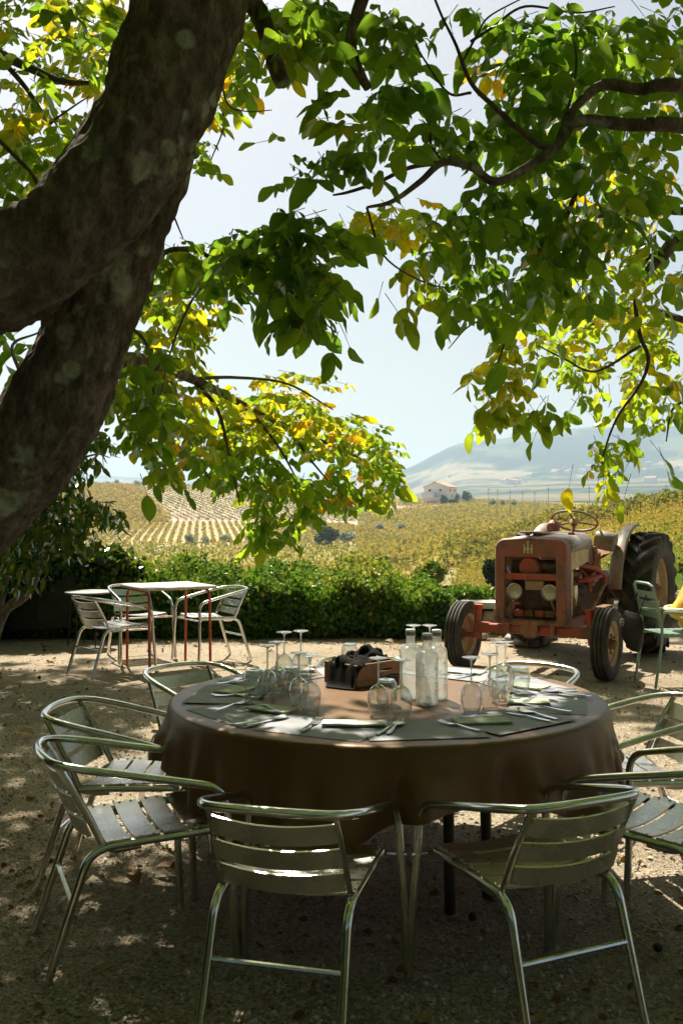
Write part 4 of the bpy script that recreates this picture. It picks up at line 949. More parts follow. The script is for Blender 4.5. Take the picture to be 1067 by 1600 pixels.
G2 = [
 (590, 45, 85, 60, 3.4, 4.2, 42, .14, .05, .4, .4, 2), (620, 110, 60, 50, 3.5, 4.2, 24, .15, .05, .35, .4, 2), (545, 165, 55, 45, 3.5, 4.2, 16, .13, .1, .6, .4, 2), (620, 190, 66, 50, 3.5, 4.1, 30, .14, .06, .4, .5, 2),
 (505, 185, 22, 12, 3.6, 3.8, 3, .13, .6, .85, .3, 2), (425, 222, 26, 16, 3.8, 3.9, 4, .11, .2, .5, .4, 2), (530, 245, 50, 34, 3.5, 4.0, 16, .14, .08, .4, .5, 2), (465, 262, 34, 24, 3.6, 3.9, 7, .12, .1, .4, .5, 2),
 (690, 190, 50, 50, 3.6, 4.2, 15, .13, .08, .4, .5, 2), (700, 225, 60, 25, 3.6, 4.2, 12, .11, .08, .4, .5, 2), (730, 20, 30, 22, 3.6, 4, 7, .14, .1, .4, .8, 2), (770, 90, 36, 40, 4.4, 5, 10, .12, .7, .95, .5, 2),
 (820, 50, 70, 50, 3.6, 4.4, 34, .14, .06, .35, .4, 2), (900, 60, 85, 60, 3.6, 4.6, 50, .14, .06, .4, .4, 2), (1010, 40, 80, 55, 3.8, 4.8, 44, .14, .1, .55, .4, 2), (830, 130, 70, 45, 3.6, 4.4, 34, .14, .05, .4, .5, 2),
 (940, 140, 75, 60, 3.7, 4.6, 36, .15, .05, .4, .7, 2), (1030, 150, 60, 70, 3.8, 4.8, 34, .14, .08, .5, .5, 2), (870, 100, 140, 60, 5.2, 6.6, 50, .12, .6, .95, .4, 2), (800, 190, 60, 45, 3.7, 4.4, 26, .14, .08, .4, .5, 2),
 (880, 230, 80, 60, 3.6, 4.6, 46, .14, .06, .4, .6, 2), (980, 250, 90, 60, 3.7, 4.8, 46, .14, .08, .5, .6, 2), (770, 250, 60, 40, 3.7, 4.4, 24, .14, .08, .4, .6, 2), (960, 180, 120, 90, 5.4, 7, 90, .125, .55, .9, .4, 2),
 (960, 300, 120, 80, 5.4, 7, 100, .125, .5, .9, .4, 2), (750, 320, 66, 44, 3.7, 4.4, 30, .14, .08, .4, .7, 2), (840, 330, 80, 50, 3.6, 4.4, 46, .15, .06, .4, .7, 2), (930, 360, 80, 50, 3.6, 4.6, 38, .15, .06, .45, .8, 2), (1030, 330, 50, 70, 4, 5, 26, .13, .1, .55, .6, 2),
 (700, 360, 46, 44, 3.6, 4.2, 18, .14, .08, .5, .8, 2), (800, 410, 70, 44, 3.6, 4.4, 34, .15, .06, .45, .9, 2), (880, 440, 70, 46, 3.8, 4.6, 30, .15, .1, .5, .9, 2), (835, 500, 26, 26, 3.6, 3.8, 5, .17, .1, .4, 1.4, 2), (870, 360, 22, 14, 3.7, 3.9, 3, .13, .85, 1, .6, 2),
 (640, 340, 66, 36, 4.4, 5.2, 30, .13, .55, .9, .4, 2), (570, 345, 44, 40, 4.2, 4.8, 20, .13, .45, .85, .5, 2), (650, 420, 40, 36, 3.8, 4.4, 14, .14, .3, .7, .7, 2), (710, 430, 46, 36, 3.7, 4.2, 16, .14, .15, .55, .8, 2), (610, 455, 36, 22, 3.8, 4.1, 6, .14, .4, .7, 1, 2), (750, 460, 40, 30, 3.8, 4.4, 12, .14, .1, .5, 1, 2),
 (960, 430, 110, 80, 5, 6.6, 90, .125, .4, .85, .4, 2), (1020, 430, 50, 60, 4.2, 5, 20, .14, .3, .8, .6, 2), (880, 500, 70, 50, 5.2, 6.2, 44, .12, .45, .85, .5, 2), (960, 530, 90, 70, 5.0, 6.4, 84, .12, .35, .8, .4, 2), (1030, 560, 46, 80, 5.0, 6.4, 54, .12, .3, .75, .5, 2), (860, 560, 40, 36, 5.2, 6, 16, .11, .35, .75, .5, 2),
 (1010, 640, 56, 40, 5.0, 6.0, 34, .12, .25, .6, .7, 2), (920, 590, 46, 30, 5.0, 5.8, 22, .12, .25, .65, .7, 2), (905, 620, 26, 22, 5.0, 5.4, 6, .14, .2, .5, .9, 2), (1035, 690, 20, 30, 5.0, 5.4, 6, .14, .15, .4, 1.1, 2),
 (800, 555, 50, 30, 4.6, 5.2, 26, .12, .5, .8, .4, 2), (780, 595, 60, 30, 4.6, 5.2, 32, .12, .5, .8, .5, 2), (755, 630, 45, 26, 4.6, 5.1, 14, .13, .45, .75, 1, 2), (815, 630, 46, 26, 4.6, 5.1, 12, .13, .35, .65, 1.1, 2), (740, 655, 24, 14, 4.7, 5, 4, .12, .45, .7, 1.3, 2), (840, 660, 14, 14, 4.7, 4.8, 2, .16, .3, .5, 1.5, 2),
 (950, 690, 30, 26, 4.8, 5.2, 12, .12, .35, .7, .8, 2), (935, 730, 26, 22, 4.8, 5.1, 8, .12, .45, .75, 1.2, 2), (975, 725, 14, 18, 4.8, 5.1, 4, .12, .3, .6, 1.2, 2), (895, 735, 8, 8, 4.8, 4.9, 1, .13, .6, .7, 1.5, 2), (985, 745, 8, 8, 4.9, 5, 1, .13, .5, .6, 1.5, 2), (700, 480, 20, 14, 4, 4.2, 3, .12, .3, .6, 1, 2),
]
def compound(groups, dens=1.0):
    """pinnate leaves: five leaflets on a stalk, all hanging from their own point of the bough"""
    AP, AY, AN, AS, AT = [], [], [], [], []; TW = MB()
    for (px, py, rx, ry, d0, d1, n, sz, t0, t1, droop, _) in groups:
        n = max(1, int(n * dens))
        for _k in range(n):
            while True:
                a, b_ = rnd.uniform(-1, 1), rnd.uniform(-1, 1)
                if a * a + b_ * b_ < 1: break
            d = rnd.uniform(d0, d1); P = pt(px + a * rx * .92, py + b_ * ry * .92, d)
            h = rnd.uniform(0, 6.283); rv = Vector((math.cos(h), math.sin(h), -droop * rnd.uniform(.5, 1.3))).normalized()
            side = rv.cross(Vector((0, 0, 1))).normalized(); up = side.cross(rv).normalized()
            hz_ = rnd.uniform(0, 6.283); up = (up * .55 + Vector((math.cos(hz_) * .75, math.sin(hz_) * .75 - .25, 0))).normalized()
            tb = rnd.uniform(t0 * .95, t1 * .93); ln = sz * rnd.uniform(.48, .88); L = ln * 1.7
            base = P - rv * L * .5; nl = rnd.choice([3, 5, 5, 5, 7]) if n > 3 else rnd.choice([1, 3])
            pairs = (nl - 1) // 2
            stalk = []
            for j in range(1, 4): stalk.append(base + rv * L * j / 3 - Vector((0, 0, .12 * L * (j / 3) ** 2 * droop)))
            TW.tube(stalk, [.0019, .0015, .001], 3, False)
            def put(Pp, Y, s_):
                AP.append(Pp); AY.append(Y); AN.append(up + Vector((rnd.uniform(-.45, .45), rnd.uniform(-.45, .45), rnd.uniform(-.3, .3)))); AS.append(s_)
                AT.append(min(1, max(0, tb + rnd.uniform(-.1, .1) + (.25 if rnd.random() < .02 else 0))))
            dz = Vector((0, 0, -.12 * L * droop))
            put(base + rv * L + dz, (rv + Vector((0, 0, -.35 * droop))).normalized(), ln * rnd.uniform(1, 1.12))
            for j in range(pairs):
                t = 1 - (j + .35) * .30
                for sgn in (-1, 1):
                    if rnd.random() < .08: continue
                    Y = (rv * .45 + side * sgn * .9 + Vector((0, 0, -.45 * droop - .1)) + Vector((rnd.uniform(-.15, .15),) * 3)).normalized()
                    put(base + rv * L * t + dz * t * t, Y, ln * (1.0 - .17 * j) * rnd.uniform(.78, 1.02))
    return [np.array([tuple(v) for v in q]) if isinstance(q[0], Vector) else np.array(q) for q in (AP, AY, AN, AS, AT)] + [TW]
leafprotos = {}
def leaf_proto(k):
    if k not in leafprotos:
        t = k / 15; Vt, Ft, UVt = T_VARS[k % 4]
        o = mesh_np('leaf', Vt, Ft, 'walnut_leaf', None, False, np.full(len(Vt), t), UVt); me = o.data; bpy.data.objects.remove(o); leafprotos[k] = me
    return leafprotos[k]
def grow(groups, tree, dens=1.0):
    P, Y, N, Sz, T, TW = compound(groups, dens)
    M = frames(Y, N)
    d = P[:, 1]; px = 533.5 + F * P[:, 0] / d; py = 800 - F * (P[:, 2] - CAMZ) / d
    vis = (px > 5) & (px < 1062) & (py > 5) & (py < 1500)
    facing = np.abs(np.einsum('ni,ni->n', M[:, :, 2], (P - np.array([0, 0, CAMZ])) / np.linalg.norm(P - np.array([0, 0, CAMZ]), axis=1, keepdims=True)))
    occ = (d > 3.4) & (px < 330) & (py < 660) & (np.abs(px - (430 - py) * .55 - 30) < 90)
    score = Sz / d * (.25 + facing) * vis * ~occ
    top = set(np.argsort(-score)[:300].tolist()); keep = np.array([i not in top for i in range(len(P))])
    for i in sorted(top):
        o = bpy.data.objects.new('leaf', leaf_proto(int(round(T[i] * 15)))); COL.objects.link(o); o.parent = tree
        mm_ = Matrix([list(M[i][r_]) + [P[i][r_]] for r_ in range(3)] + [[0, 0, 0, 1]]) @ Matrix.Diagonal((Sz[i], Sz[i], Sz[i], 1))
        o.matrix_basis = Matrix.Translation(-tree.location) @ mm_
    near = keep & (d < 5)
    kv = rng.integers(0, 4, len(P))
    VV, FF, UU, TTs, off = [], [], [], [], 0
    for q in range(4):
        m_ = keep & (kv == q); Vt, Ft, UVt = T_VARS[q]; k_ = int(m_.sum()); nv = len(Vt)
        V = np.einsum('nij,vj->nvi', M[m_], Vt) * Sz[m_][:, None, None] + P[m_][:, None, :]
        VV.append(V.reshape(-1, 3)); FF.append((Ft[None] + (np.arange(k_) * nv)[:, None, None]).reshape(-1, 4) + off); UU.append(np.tile(UVt, (k_, 1))); TTs.append(np.repeat(T[m_], nv)); off += k_ * nv
    o = mesh_np('leaves', np.concatenate(VV), np.concatenate(FF), 'walnut_leaf', tree, True, np.concatenate(TTs), np.concatenate(UU)); o['kind'] = 'stuff'
    s_ = TW.build('leaf_stalks', 'pale_twig', tree, True, True); s_['kind'] = 'stuff'
    return len(P)
N1 = grow(G1, tree1, .98); N2 = grow(G2, tree2, .60)

# overhead canopy outside the picture that shades the terrace; open where the sun reaches the ground
def sun_open(X, Y):
    """how much sun reaches the terrace at (X, Y): 0 shade .. 1 sun"""
    o = np.zeros(len(X)) + .03
    def ell(cx, cy, rx, ry, v, soft=.35):
        q = np.sqrt(((X - cx) / rx) ** 2 + ((Y - cy) / ry) ** 2); w = np.clip((1 + soft - q) / (2 * soft), 0, 1); return w * v
    o = np.maximum(o, ell(1.6, 5.6, 1.9, 1.5, .95)); o = np.maximum(o, ell(2.0, 4.1, .95, .75, .97, .2)); o = np.maximum(o, ell(.9, 7.0, 1.6, 1.4, .7))
    o = np.maximum(o, ell(.50, 3.85, .80, .52, .90)); o = np.maximum(o, ell(-.15, 3.15, .5, .2, .55)); o = np.maximum(o, ell(.4, 10.6, 4.2, 2.2, .90)); o = np.maximum(o, ell(4.3, 9.5, 2.4, 3, .7))
    o = np.maximum(o, ell(-2.6, 10.8, 1.8, 1.0, .6)); o = np.maximum(o, ell(-.65, 3.7, .35, .25, .35)); o = np.maximum(o, ell(1.9, 9.6, 1.6, 1.3, .75))
    o = np.maximum(o, ell(-.1, 5.9, 1.5, 1.7, .93, .2)); o = np.maximum(o, ell(-1.0, 2.7, 1.0, .5, .35)); o = np.maximum(o, np.where((Y < 2.5) & (Y > .4), .56, 0) * (X > -1.6) * (X < 3.6))
    o = np.maximum(o, ell(0, 16, 60, 3.6, 1.0, .12))
    return o
def overhead():
    n = 135000; X = rng.uniform(-9, 9, n); Y = rng.uniform(-7, 12.5, n)
    op = sun_open(X, Y)
    nz = np.array([mnoise.noise(Vector((a * 1.5, b_ * 1.5, .3))) * .55 + mnoise.noise(Vector((a * 4.1, b_ * 4.1, 2.3))) * .65 for a, b_ in zip(X, Y)])
    keepp = (nz + .5) > (op * 1.55 - .30); X = X[keepp]; Y = Y[keepp]; n = len(X)
    z = 4.2 + 3.2 * rng.random(n)
    for _ in range(30):
        x3 = X - KX * z; y3 = Y - KY * z
        bad = (y3 > .3) & ((z - CAMZ) / np.maximum(y3, .3) < .57) & (np.abs(x3) / np.maximum(y3, .3) < .43)
        z = np.where(bad, z + .45, z)
    ok = ~bad & (z < 16); X, Y, z = X[ok], Y[ok], z[ok]; x3 = X - KX * z; y3 = Y - KY * z; n = len(z)
    P = np.c_[x3, y3, z]
    M = frames(rdir(n, -.5), rdir(n, 1.2)); T = np.clip(.1 + .6 * rng.random(n), 0, 1); Sz = .15 + .08 * rng.random(n)
    left = x3 < .9
    for tr, msk in ((tree1, left), (tree2, ~left)):
        o = scatter_leaves('upper_leaves', P[msk], M[msk], Sz[msk], T[msk], T_LOW, 'walnut_leaf', tr, True); o['kind'] = 'stuff'
overhead()
# limbs that carry the upper canopy
for tr, a, ends in ((tree1, Vector((-.95, 3.75, 4.2)), [(-3, 1, 6), (-2.5, 6, 6.8), (.6, 6, 6.6), (-.8, 1.5, 6), (.4, 3.4, 6.4), (-.8, 8.5, 8.5), (-1, -1, 6)]), (tree2, Vector((2.8, 4.8, 4.5)), [(4.5, 7, 7.5), (4.8, 3, 6.5), (1.5, 6.8, 7.5), (2.2, 2, 6.5), (3.6, 10, 10.5), (2, 0, 6)])):
    for e in ends:
        e = Vector(e); mid = a.lerp(e, .5) + Vector((rnd.uniform(-.3, .3), rnd.uniform(-.3, .3), .3))
        b = bark_tube([a - Vector((0, 0, .15)), mid, e], [.10, .06, .02], 8, 12, .08, rnd.random() * 5); b.build('limb', 'bark', tr, True, True, 60)

# small long-leaved tree at the left with drooping twigs
tree3 = empty('peach_tree', tuple(gp(-6, 1002)), 0, 'small tree with long drooping leaves and bent slender stems below the leaning trunk', 'tree')
for l_, w_ in (([(-12, 1012, 9.3), (8, 955, 9.3), (40, 930, 9.3), (62, 880, 9.3), (58, 830, 9.3), (48, 780, 9.3), (60, 730, 9.3)], [16, 16, 15, 14, 12, 10, 6]),
               ([(-12, 1015, 9.3), (-4, 960, 9.4), (8, 905, 9.4), (2, 850, 9.4), (-10, 780, 9.4)], [16, 14, 12, 11, 9]),
               ([(62, 860, 9.3), (66, 800, 9.2), (60, 750, 9.2), (90, 700, 9.2)], [9, 8, 7, 4]),
               ([(60, 800, 9.3), (110, 795, 9.0), (160, 810, 8.8), (195, 825, 8.8)], [6, 4, 3, 2]),
               ([(60, 760, 9.2), (110, 725, 9), (150, 710, 8.9), (172, 715, 8.8)], [6, 4, 3, 1.5]),
               ([(30, 930, 9.3), (80, 870, 9), (120, 860, 8.9)], [6, 4, 2])):
    branch(tree3, l_, w_, 'twig_bark', 8, .07, 'stem')
P, TT = [], []
for (px, py, rx, ry, n) in [(140, 700, 40, 22, 90), (100, 735, 60, 28, 170), (85, 770, 55, 30, 190), (130, 805, 62, 18, 170), (180, 818, 22, 14, 34), (70, 830, 60, 34, 260), (120, 850, 40, 22, 110), (30, 880, 50, 50, 240), (60, 690, 50, 30, 90), (20, 760, 50, 60, 170), (150, 690, 24, 14, 22)]:
    for _ in range(n):
        a, r_ = rnd.uniform(0, 6.28), math.sqrt(rnd.random()); P.append(tuple(pt(px + rx * r_ * math.cos(a), py - 8 + ry * r_ * math.sin(a), rnd.uniform(8.4, 9.8)))); TT.append(rnd.uniform(.1, .85))
P = np.array(P); n = len(P); Yd = rdir(n, -1.6); o = scatter_leaves('leaves', P, frames(Yd, rdir(n, .5)), .10 + .05 * rng.random(n), np.array(TT), T_LONG, 'shrub_leaf', tree3, True); o['kind'] = 'stuff'
#@@OBJECTS
# ================================================================== OBJECTS
# ------------------------------------------------------------------ aluminium chairs
def chair_slat(b, x0, x1, c0, c1, dirn, w, th, sag, n=8):
    """slat from x0 to x1 in local x; centre line at c0 (y,z) sagging along dirn; width w along c1 direction"""
    pass
def make_chair(label, group):
    r = empty('bistro_chair', (0, 0, 0), 0, label, 'chair', group)
    half = [(.284, .255, .0), (.268, .235, .44), (.262, .236, .555), (.256, .205, .617), (.254, .02, .662), (.252, -.15, .700)]
    back = [(.236, -.255, .722), (.185, -.325, .734), (.09, -.352, .740), (0, -.358, .742)]
    right = fillet(half, [.03, .04, .05, .1], 4) ; left = [Vector((-p[0], p[1], p[2])) for p in right]
    arc = [Vector(p) for p in back]; arcL = [Vector((-p[0], p[1], p[2])) for p in back[:-1]]
    full = right + arc + arcL[::-1] + left[::-1]
    # front legs and arm rail: split at the seat bolt so the legs are parts of their own
    ir = next(i for i, p in enumerate(full) if p.z > .44)
    rail = full[ir - 1:len(full) - ir + 1]
    sm = []
    for i in range(len(rail)):
        sm.append(rail[i])
    mid = spline(sm, 3)
    MB().tube(mid, .0142, 12).build('arm_rail', 'tube_aluminium', r)
    for sx in (1, -1):
        q = rail[0] if sx > 0 else rail[-1]
        b = MB(); b.tube([(sx * .290, .258, .0), (sx * .283, .247, .2), q], .0142, 12); b.tube([(sx * .290, .258, 0), (sx * .290, .258, .015)], .0145, 12)
        b.build('leg', 'tube_aluminium', r)
        p = fillet([(sx * .214, -.352, 0), (sx * .205, -.225, .405), (sx * .205, -.165, .438), (sx * .207, .212, .452)], [.045, .035], 6)
        b = MB(); b.tube(p, .0142, 12); b.tube([(sx * .214, -.352, 0), (sx * .2137, -.348, .015)], .0143, 12); b.build('leg', 'tube_aluminium', r)
        p = fillet([(sx * .192, -.318, .728), (sx * .198, -.225, .56), (sx * .203, -.165, .418), (sx * .204, -.05, .428)], [.2, .055], 6)
        MB().tube(p, .0125, 10, True, .62).build('upright', 'tube_aluminium', r)
        b = MB(); b.tube([(sx * .262, .236, .44), (sx * .292, .236, .44)], .009, 8); b.build('bolt', 'tube_aluminium', r)
    MB().tube([(-.276, .236, .438), (.276, .236, .438)], .009, 8).build('stretcher', 'tube_aluminium', r)
    MB().tube([(-.209, -.273, .255), (.209, -.273, .255)], .009, 8).build('stretcher', 'tube_aluminium', r)
    def slat(cy, cz, hw, tilt, sag, nm, xw=.196):
        b = MB(); n = 10; ty, tz = math.cos(tilt), math.sin(tilt); ny, nz_ = -tz, ty; th = .0035; ring = []
        for i in range(n + 1):
            t = -1 + 2 * i / n; s_ = sag * (1 - t * t)
            for a, h_ in ((-1, -1), (-1, 1), (1, 1), (1, -1)):
                e = 0 if True else 0
                ring.append((t * xw, cy + a * hw * ty + ny * (h_ * th - s_), cz + a * hw * tz + nz_ * (h_ * th - s_)))
        fs = []; uv = []
        for i in range(n):
            for k in range(4):
                a = i * 4 + k; c = i * 4 + (k + 1) % 4; fs.append((a, c, c + 4, a + 4)); v0, v1 = (0, 0) if k == 0 else (0, 2) if k == 1 else (2, 2) if k == 2 else (2, 0)
                uv.append([(i, v0), (i, v1), (i + 1, v1), (i + 1, v0)])
        fs += [(3, 2, 1, 0), (n * 4, n * 4 + 1, n * 4 + 2, n * 4 + 3)]; uv += [[(0, 0)] * 4] * 2
        b.add(ring, fs, uv)
        for e_ in (-1, 1):
            for a in (-.5, .5):
                c_ = Vector((e_ * (xw - .006), cy + a * hw * ty + ny * th, cz + a * hw * tz + nz_ * th)); N_ = Vector((0, ny, nz_)); M_ = Matrix.Translation(c_) @ N_.to_track_quat('Z', 'Y').to_matrix().to_4x4()
                b.lathe([(.0001, .0028), (.0035, .0022), (.005, .0)], 8, M_)
        o = b.build(nm, 'slat_aluminium', r, True, angle=30)
        return o
    for cz, cy in ((.672, -.274), (.590, -.243), (.508, -.209)): slat(cy - .015, cz, .0335, R(111), -.034, 'backrest_slat')
    for cy in (-.125, -.028, .069, .166): slat(cy, .455 + (cy + .125) * .06, .0415, R(3), .020, 'seat_slat', .212)
    return r
def place(o, x, y, hx, hy, s=1.0, label=None, group=None, z=0):
    o.location = (x, y, z); o.rotation_euler = (0, 0, math.atan2(-hx, hy)); o.scale = (s, s, max(s, .99) * .955)
    if label: o['label'] = label
    if group: o['group'] = group
CH = make_chair('aluminium armchair in front of the big table, left of the two seen from behind', 'aluminium chairs round the big table')
place(CH, -.12, 3.06, .25, .968, .97)
big = [(.568, 3.12, -.42, .908, 'aluminium armchair in front of the big table, right of the two seen from behind'),
       (-.70, 3.53, .92, .38, 'aluminium armchair in side view, the lower of two left of the big table'),
       (-.85, 4.15, 1, -.09, 'aluminium armchair second up the left side of the big table, half behind another chair'),
       (-.64, 5.02, .7, -.71, 'aluminium armchair behind the left rear of the big table, one slat showing'),
       (.12, 5.22, 0, -1, 'aluminium armchair straight behind the wooden crate, only its top rail showing'),
       (.85, 5.02, -.65, -.76, 'aluminium armchair behind the right rear of the big table, in front of the tractor'),
       (1.22, 4.22, -.98, -.2, 'aluminium armchair at the right edge with sunlit backrest, arm touching the placemats'),
       (1.12, 3.52, -.75, .66, 'aluminium armchair low at the right edge, only its sunlit seat slats and arm showing')]
for k_, (x, y, hx, hy, l) in enumerate(big): place(copy_tree(CH), x, y, hx, hy, .945 if k_ == 0 else 1, l)
gs = 'aluminium chairs round the red legged table'
for x, y, hx, hy, l in [(-2.15, 9.43, .71, .70, 'aluminium chair before the red legged table, seen from behind at its left'), (-2.12, 10.45, .5, -.86, 'aluminium chair behind the red legged table, pale backrest facing us'), (-1.36, 10.24, -.82, -.57, 'aluminium chair at the right of the red legged table, facing left')]:
    place(copy_tree(CH), x, y, hx, hy, 1.04, l, gs)

# ------------------------------------------------------------------ big round table
TC = Vector((.19, 4.19, 0)); TR = .90
t = empty('round_table', tuple(TC), 0, 'large round table hidden under the brown cloth, dark legs below', 'table')
MB().lathe([(.001, TZ - .035), (TR - .012, TZ - .035), (TR - .006, TZ - .030), (TR - .006, TZ - .012), (TR - .012, TZ - .008), (.001, TZ - .008)], 64).build('tabletop', 'table_board', t)
for a in (-62, -35, 118, 145): MB().tube([(.47 * math.cos(R(a)), .47 * math.sin(R(a)), 0), (.45 * math.cos(R(a)), .45 * math.sin(R(a)), TZ - .04)], .022, 10).build('leg', 'leg_metal', t)
def cloth():
    A = 1.09; rot = R(-118 - 45); NA = 360; vs = []; fs = []
    rings = [.12, .3, .5, .7, .82, .875]; nd = 16
    top = TZ
    nr = len(rings) + 3 + nd
    rr = random.Random(4); ph = [rr.uniform(0, 6.28) for _ in range(12)]
    for k in range(NA):
        th = 2 * math.pi * k / NA; q = (th - rot + math.pi / 4) % (math.pi / 2) - math.pi / 4
        reach = A / math.cos(q); drop = min(reach - TR, .27 + (reach - TR) * .22); corner = max(0, (abs(q) / (math.pi / 4))) ** 2.2
        fold = .5 * math.sin(9 * th + ph[0]) + .35 * math.sin(17 * th + ph[1]) + .3 * math.sin(26 * th + ph[2]) + .2 * math.sin(41 * th + ph[3])
        big_ = .75 * math.sin(13 * th + ph[4]) * corner
        pts = [(r_, top + .0005) for r_ in rings] + [(TR - .008, top - .0005), (TR + .002, top - .006), (TR + .006, top - .018)]
        for i in range(1, nd + 1):
            s_ = i / nd; down = drop * s_
            amp = (.014 + .052 * s_) * (1 + .8 * corner) * (.45 + .9 * abs(mnoise.noise(Vector((math.cos(th) * 1.7, math.sin(th) * 1.7, 5.0)))) * 1.6); r_ = TR + .008 + .03 * s_ + max(-.8, fold + big_ + .8 * mnoise.noise(Vector((math.cos(th) * 6, math.sin(th) * 6, s_ * .8)))) * amp * min(1, s_ * 2.2) + .05 * corner * s_
            pts.append((r_, top - .02 - down * (.985 - .05 * mnoise.noise(Vector((math.cos(th) * 3, math.sin(th) * 3, 1.5)))) + .004 * math.sin(5 * th + 2)))
        for r_, z in pts: vs.append((TC.x + r_ * math.cos(th), TC.y + r_ * math.sin(th), z))
    n = nr
    for k in range(NA):
        k2 = (k + 1) % NA
        for i in range(n - 1): fs.append((k * n + i, k2 * n + i, k2 * n + i + 1, k * n + i + 1)[::-1])
    c = len(vs); vs.append((TC.x, TC.y, top + .0005))
    for k in range(NA): fs.append((c, k * n, ((k + 1) % NA) * n))
    b = MB(); b.add(vs, fs); o = b.build('tablecloth', 'brown_cloth', None, True, angle=80)
    tag(o, 'brown satin cloth draped over the big round table with a hanging corner', 'tablecloth')
cloth()
# settings
def rot2(a): return Matrix.Rotation(a, 3, 'Z')
def flat_sheet(name, c, w, h, ang, z, m, th=.0012, curl=0.0, n=6, layers=1):
    b = MB(); M = rot2(ang)
    for L in range(layers):
        vs = []
        for s_ in (0, 1):
            for j in range(n + 1):
                for i in range(n + 1):
                    u, v = i / n - .5, j / n - .5
                    zz = z + L * th * 1.6 + s_ * th + curl * ((u * 2) ** 4 + (v * 2) ** 4) * .5 + curl * .3 * math.sin(u * 9 + v * 4)
                    p = M @ Vector((u * w * (1 - .02 * L), v * h * (1 - .02 * L), 0)); vs.append((c[0] + p.x, c[1] + p.y, zz))
        N = (n + 1) ** 2; fs = []
        for j in range(n):
            for i in range(n):
                a = j * (n + 1) + i; fs.append((a, a + n + 1, a + n + 2, a + 1)); fs.append((a + N, a + 1 + N, a + n + 2 + N, a + n + 1 + N))
        for i in range(n):
            for (a, c2) in ((i, i + 1), ((i + 1) * (n + 1), i * (n + 1)), (n * (n + 1) + i + 1, n * (n + 1) + i), (i * (n + 1) + n, (i + 1) * (n + 1) + n)): fs.append((a, c2, c2 + N, a + N))
        b.add(vs, fs)
    return b.build(name, m, None, True, angle=30)
mats_ = [(-112, 'grey paper placemat under the left front forks'), (-82, 'grey paper placemat front and centre with a white napkin'), (-50, 'grey paper placemat right of the front centre'), (-14, 'grey paper placemat at the right rim with a sage napkin'),
         (22, 'grey paper placemat at the far right with a black knife'), (58, 'grey paper placemat at the right rear behind the bottles'), (98, 'grey paper placemat at the rear by the crate'), (140, 'grey paper placemat at the left rear behind the glasses'), (178, 'grey paper placemat at the left rim'), (-146, 'grey paper placemat at the left front rim, overlapping its neighbour')]
for i, (a, l) in enumerate(mats_):
    c = TC + Vector((math.cos(R(a)), math.sin(R(a)), 0)) * .665
    o = flat_sheet('placemat', c, .42, .30, R(a + 90 + rnd.uniform(-5, 5)), TZ + .0015 + .0018 * (i % 3), 'placemat_paper', .0006, .0006); tag(o, l, 'placemat', 'grey placemats on the big table')
def napkin(px, py, w, h, deg, m, l, curl=.002):
    c = tp(px, py); o = flat_sheet('napkin', c, w, h, R(deg), TZ + .008, m, .0014, curl, 6, 3); tag(o, l, 'napkin', 'napkins on the big table')
napkin(425, 1112, .19, .11, -32, 'napkin_paper', 'pale green napkin under a fork at the left of the big table')
napkin(368, 1082, .18, .11, 62, 'napkin_paper', 'pale green napkin beside the leftmost tumbler')
napkin(553, 1135, .235, .085, -3, 'pale_napkin', 'long white napkin in front of the middle pair of wine glasses', .004)
napkin(752, 1131, .21, .10, 8, 'napkin_paper', 'pale green napkin in front of the right wine glasses')
napkin(825, 1100, .17, .11, -8, 'napkin_paper', 'square sage napkin with a fork near the right rim')
napkin(826, 1076, .16, .11, -40, 'napkin_paper', 'pale green napkin behind the right tumbler')
napkin(728, 1053, .17, .11, -25, 'pale_napkin', 'pale napkin at the rear behind the right wine glasses')
napkin(462, 1050, .18, .11, 20, 'pale_napkin', 'pale napkin at the rear left behind the wine glasses')
napkin(330, 1098, .001, .001, 0, 'napkin_paper', 'x') if False else None
def profile_strip(b, pts, z0, th=.0016, crown=0.0):
    """pts: list of (along, halfwidth, height) -> solid strip along +Y"""
    vs = []; n = len(pts)
    for y, w, h in pts: vs += [(-w, y, z0 + h), (0, y, z0 + h - crown), (w, y, z0 + h), (w, y, z0 + h + th), (0, y, z0 + h + th - crown), (-w, y, z0 + h + th)]
    fs = []
    for i in range(n - 1):
        for k in range(6): a = i * 6 + k; c = i * 6 + (k + 1) % 6; fs.append((a, a + 6, c + 6, c))
    fs += [(0, 1, 2, 3, 4, 5), tuple((n - 1) * 6 + k for k in range(6))[::-1]]
    b.add(vs, fs)
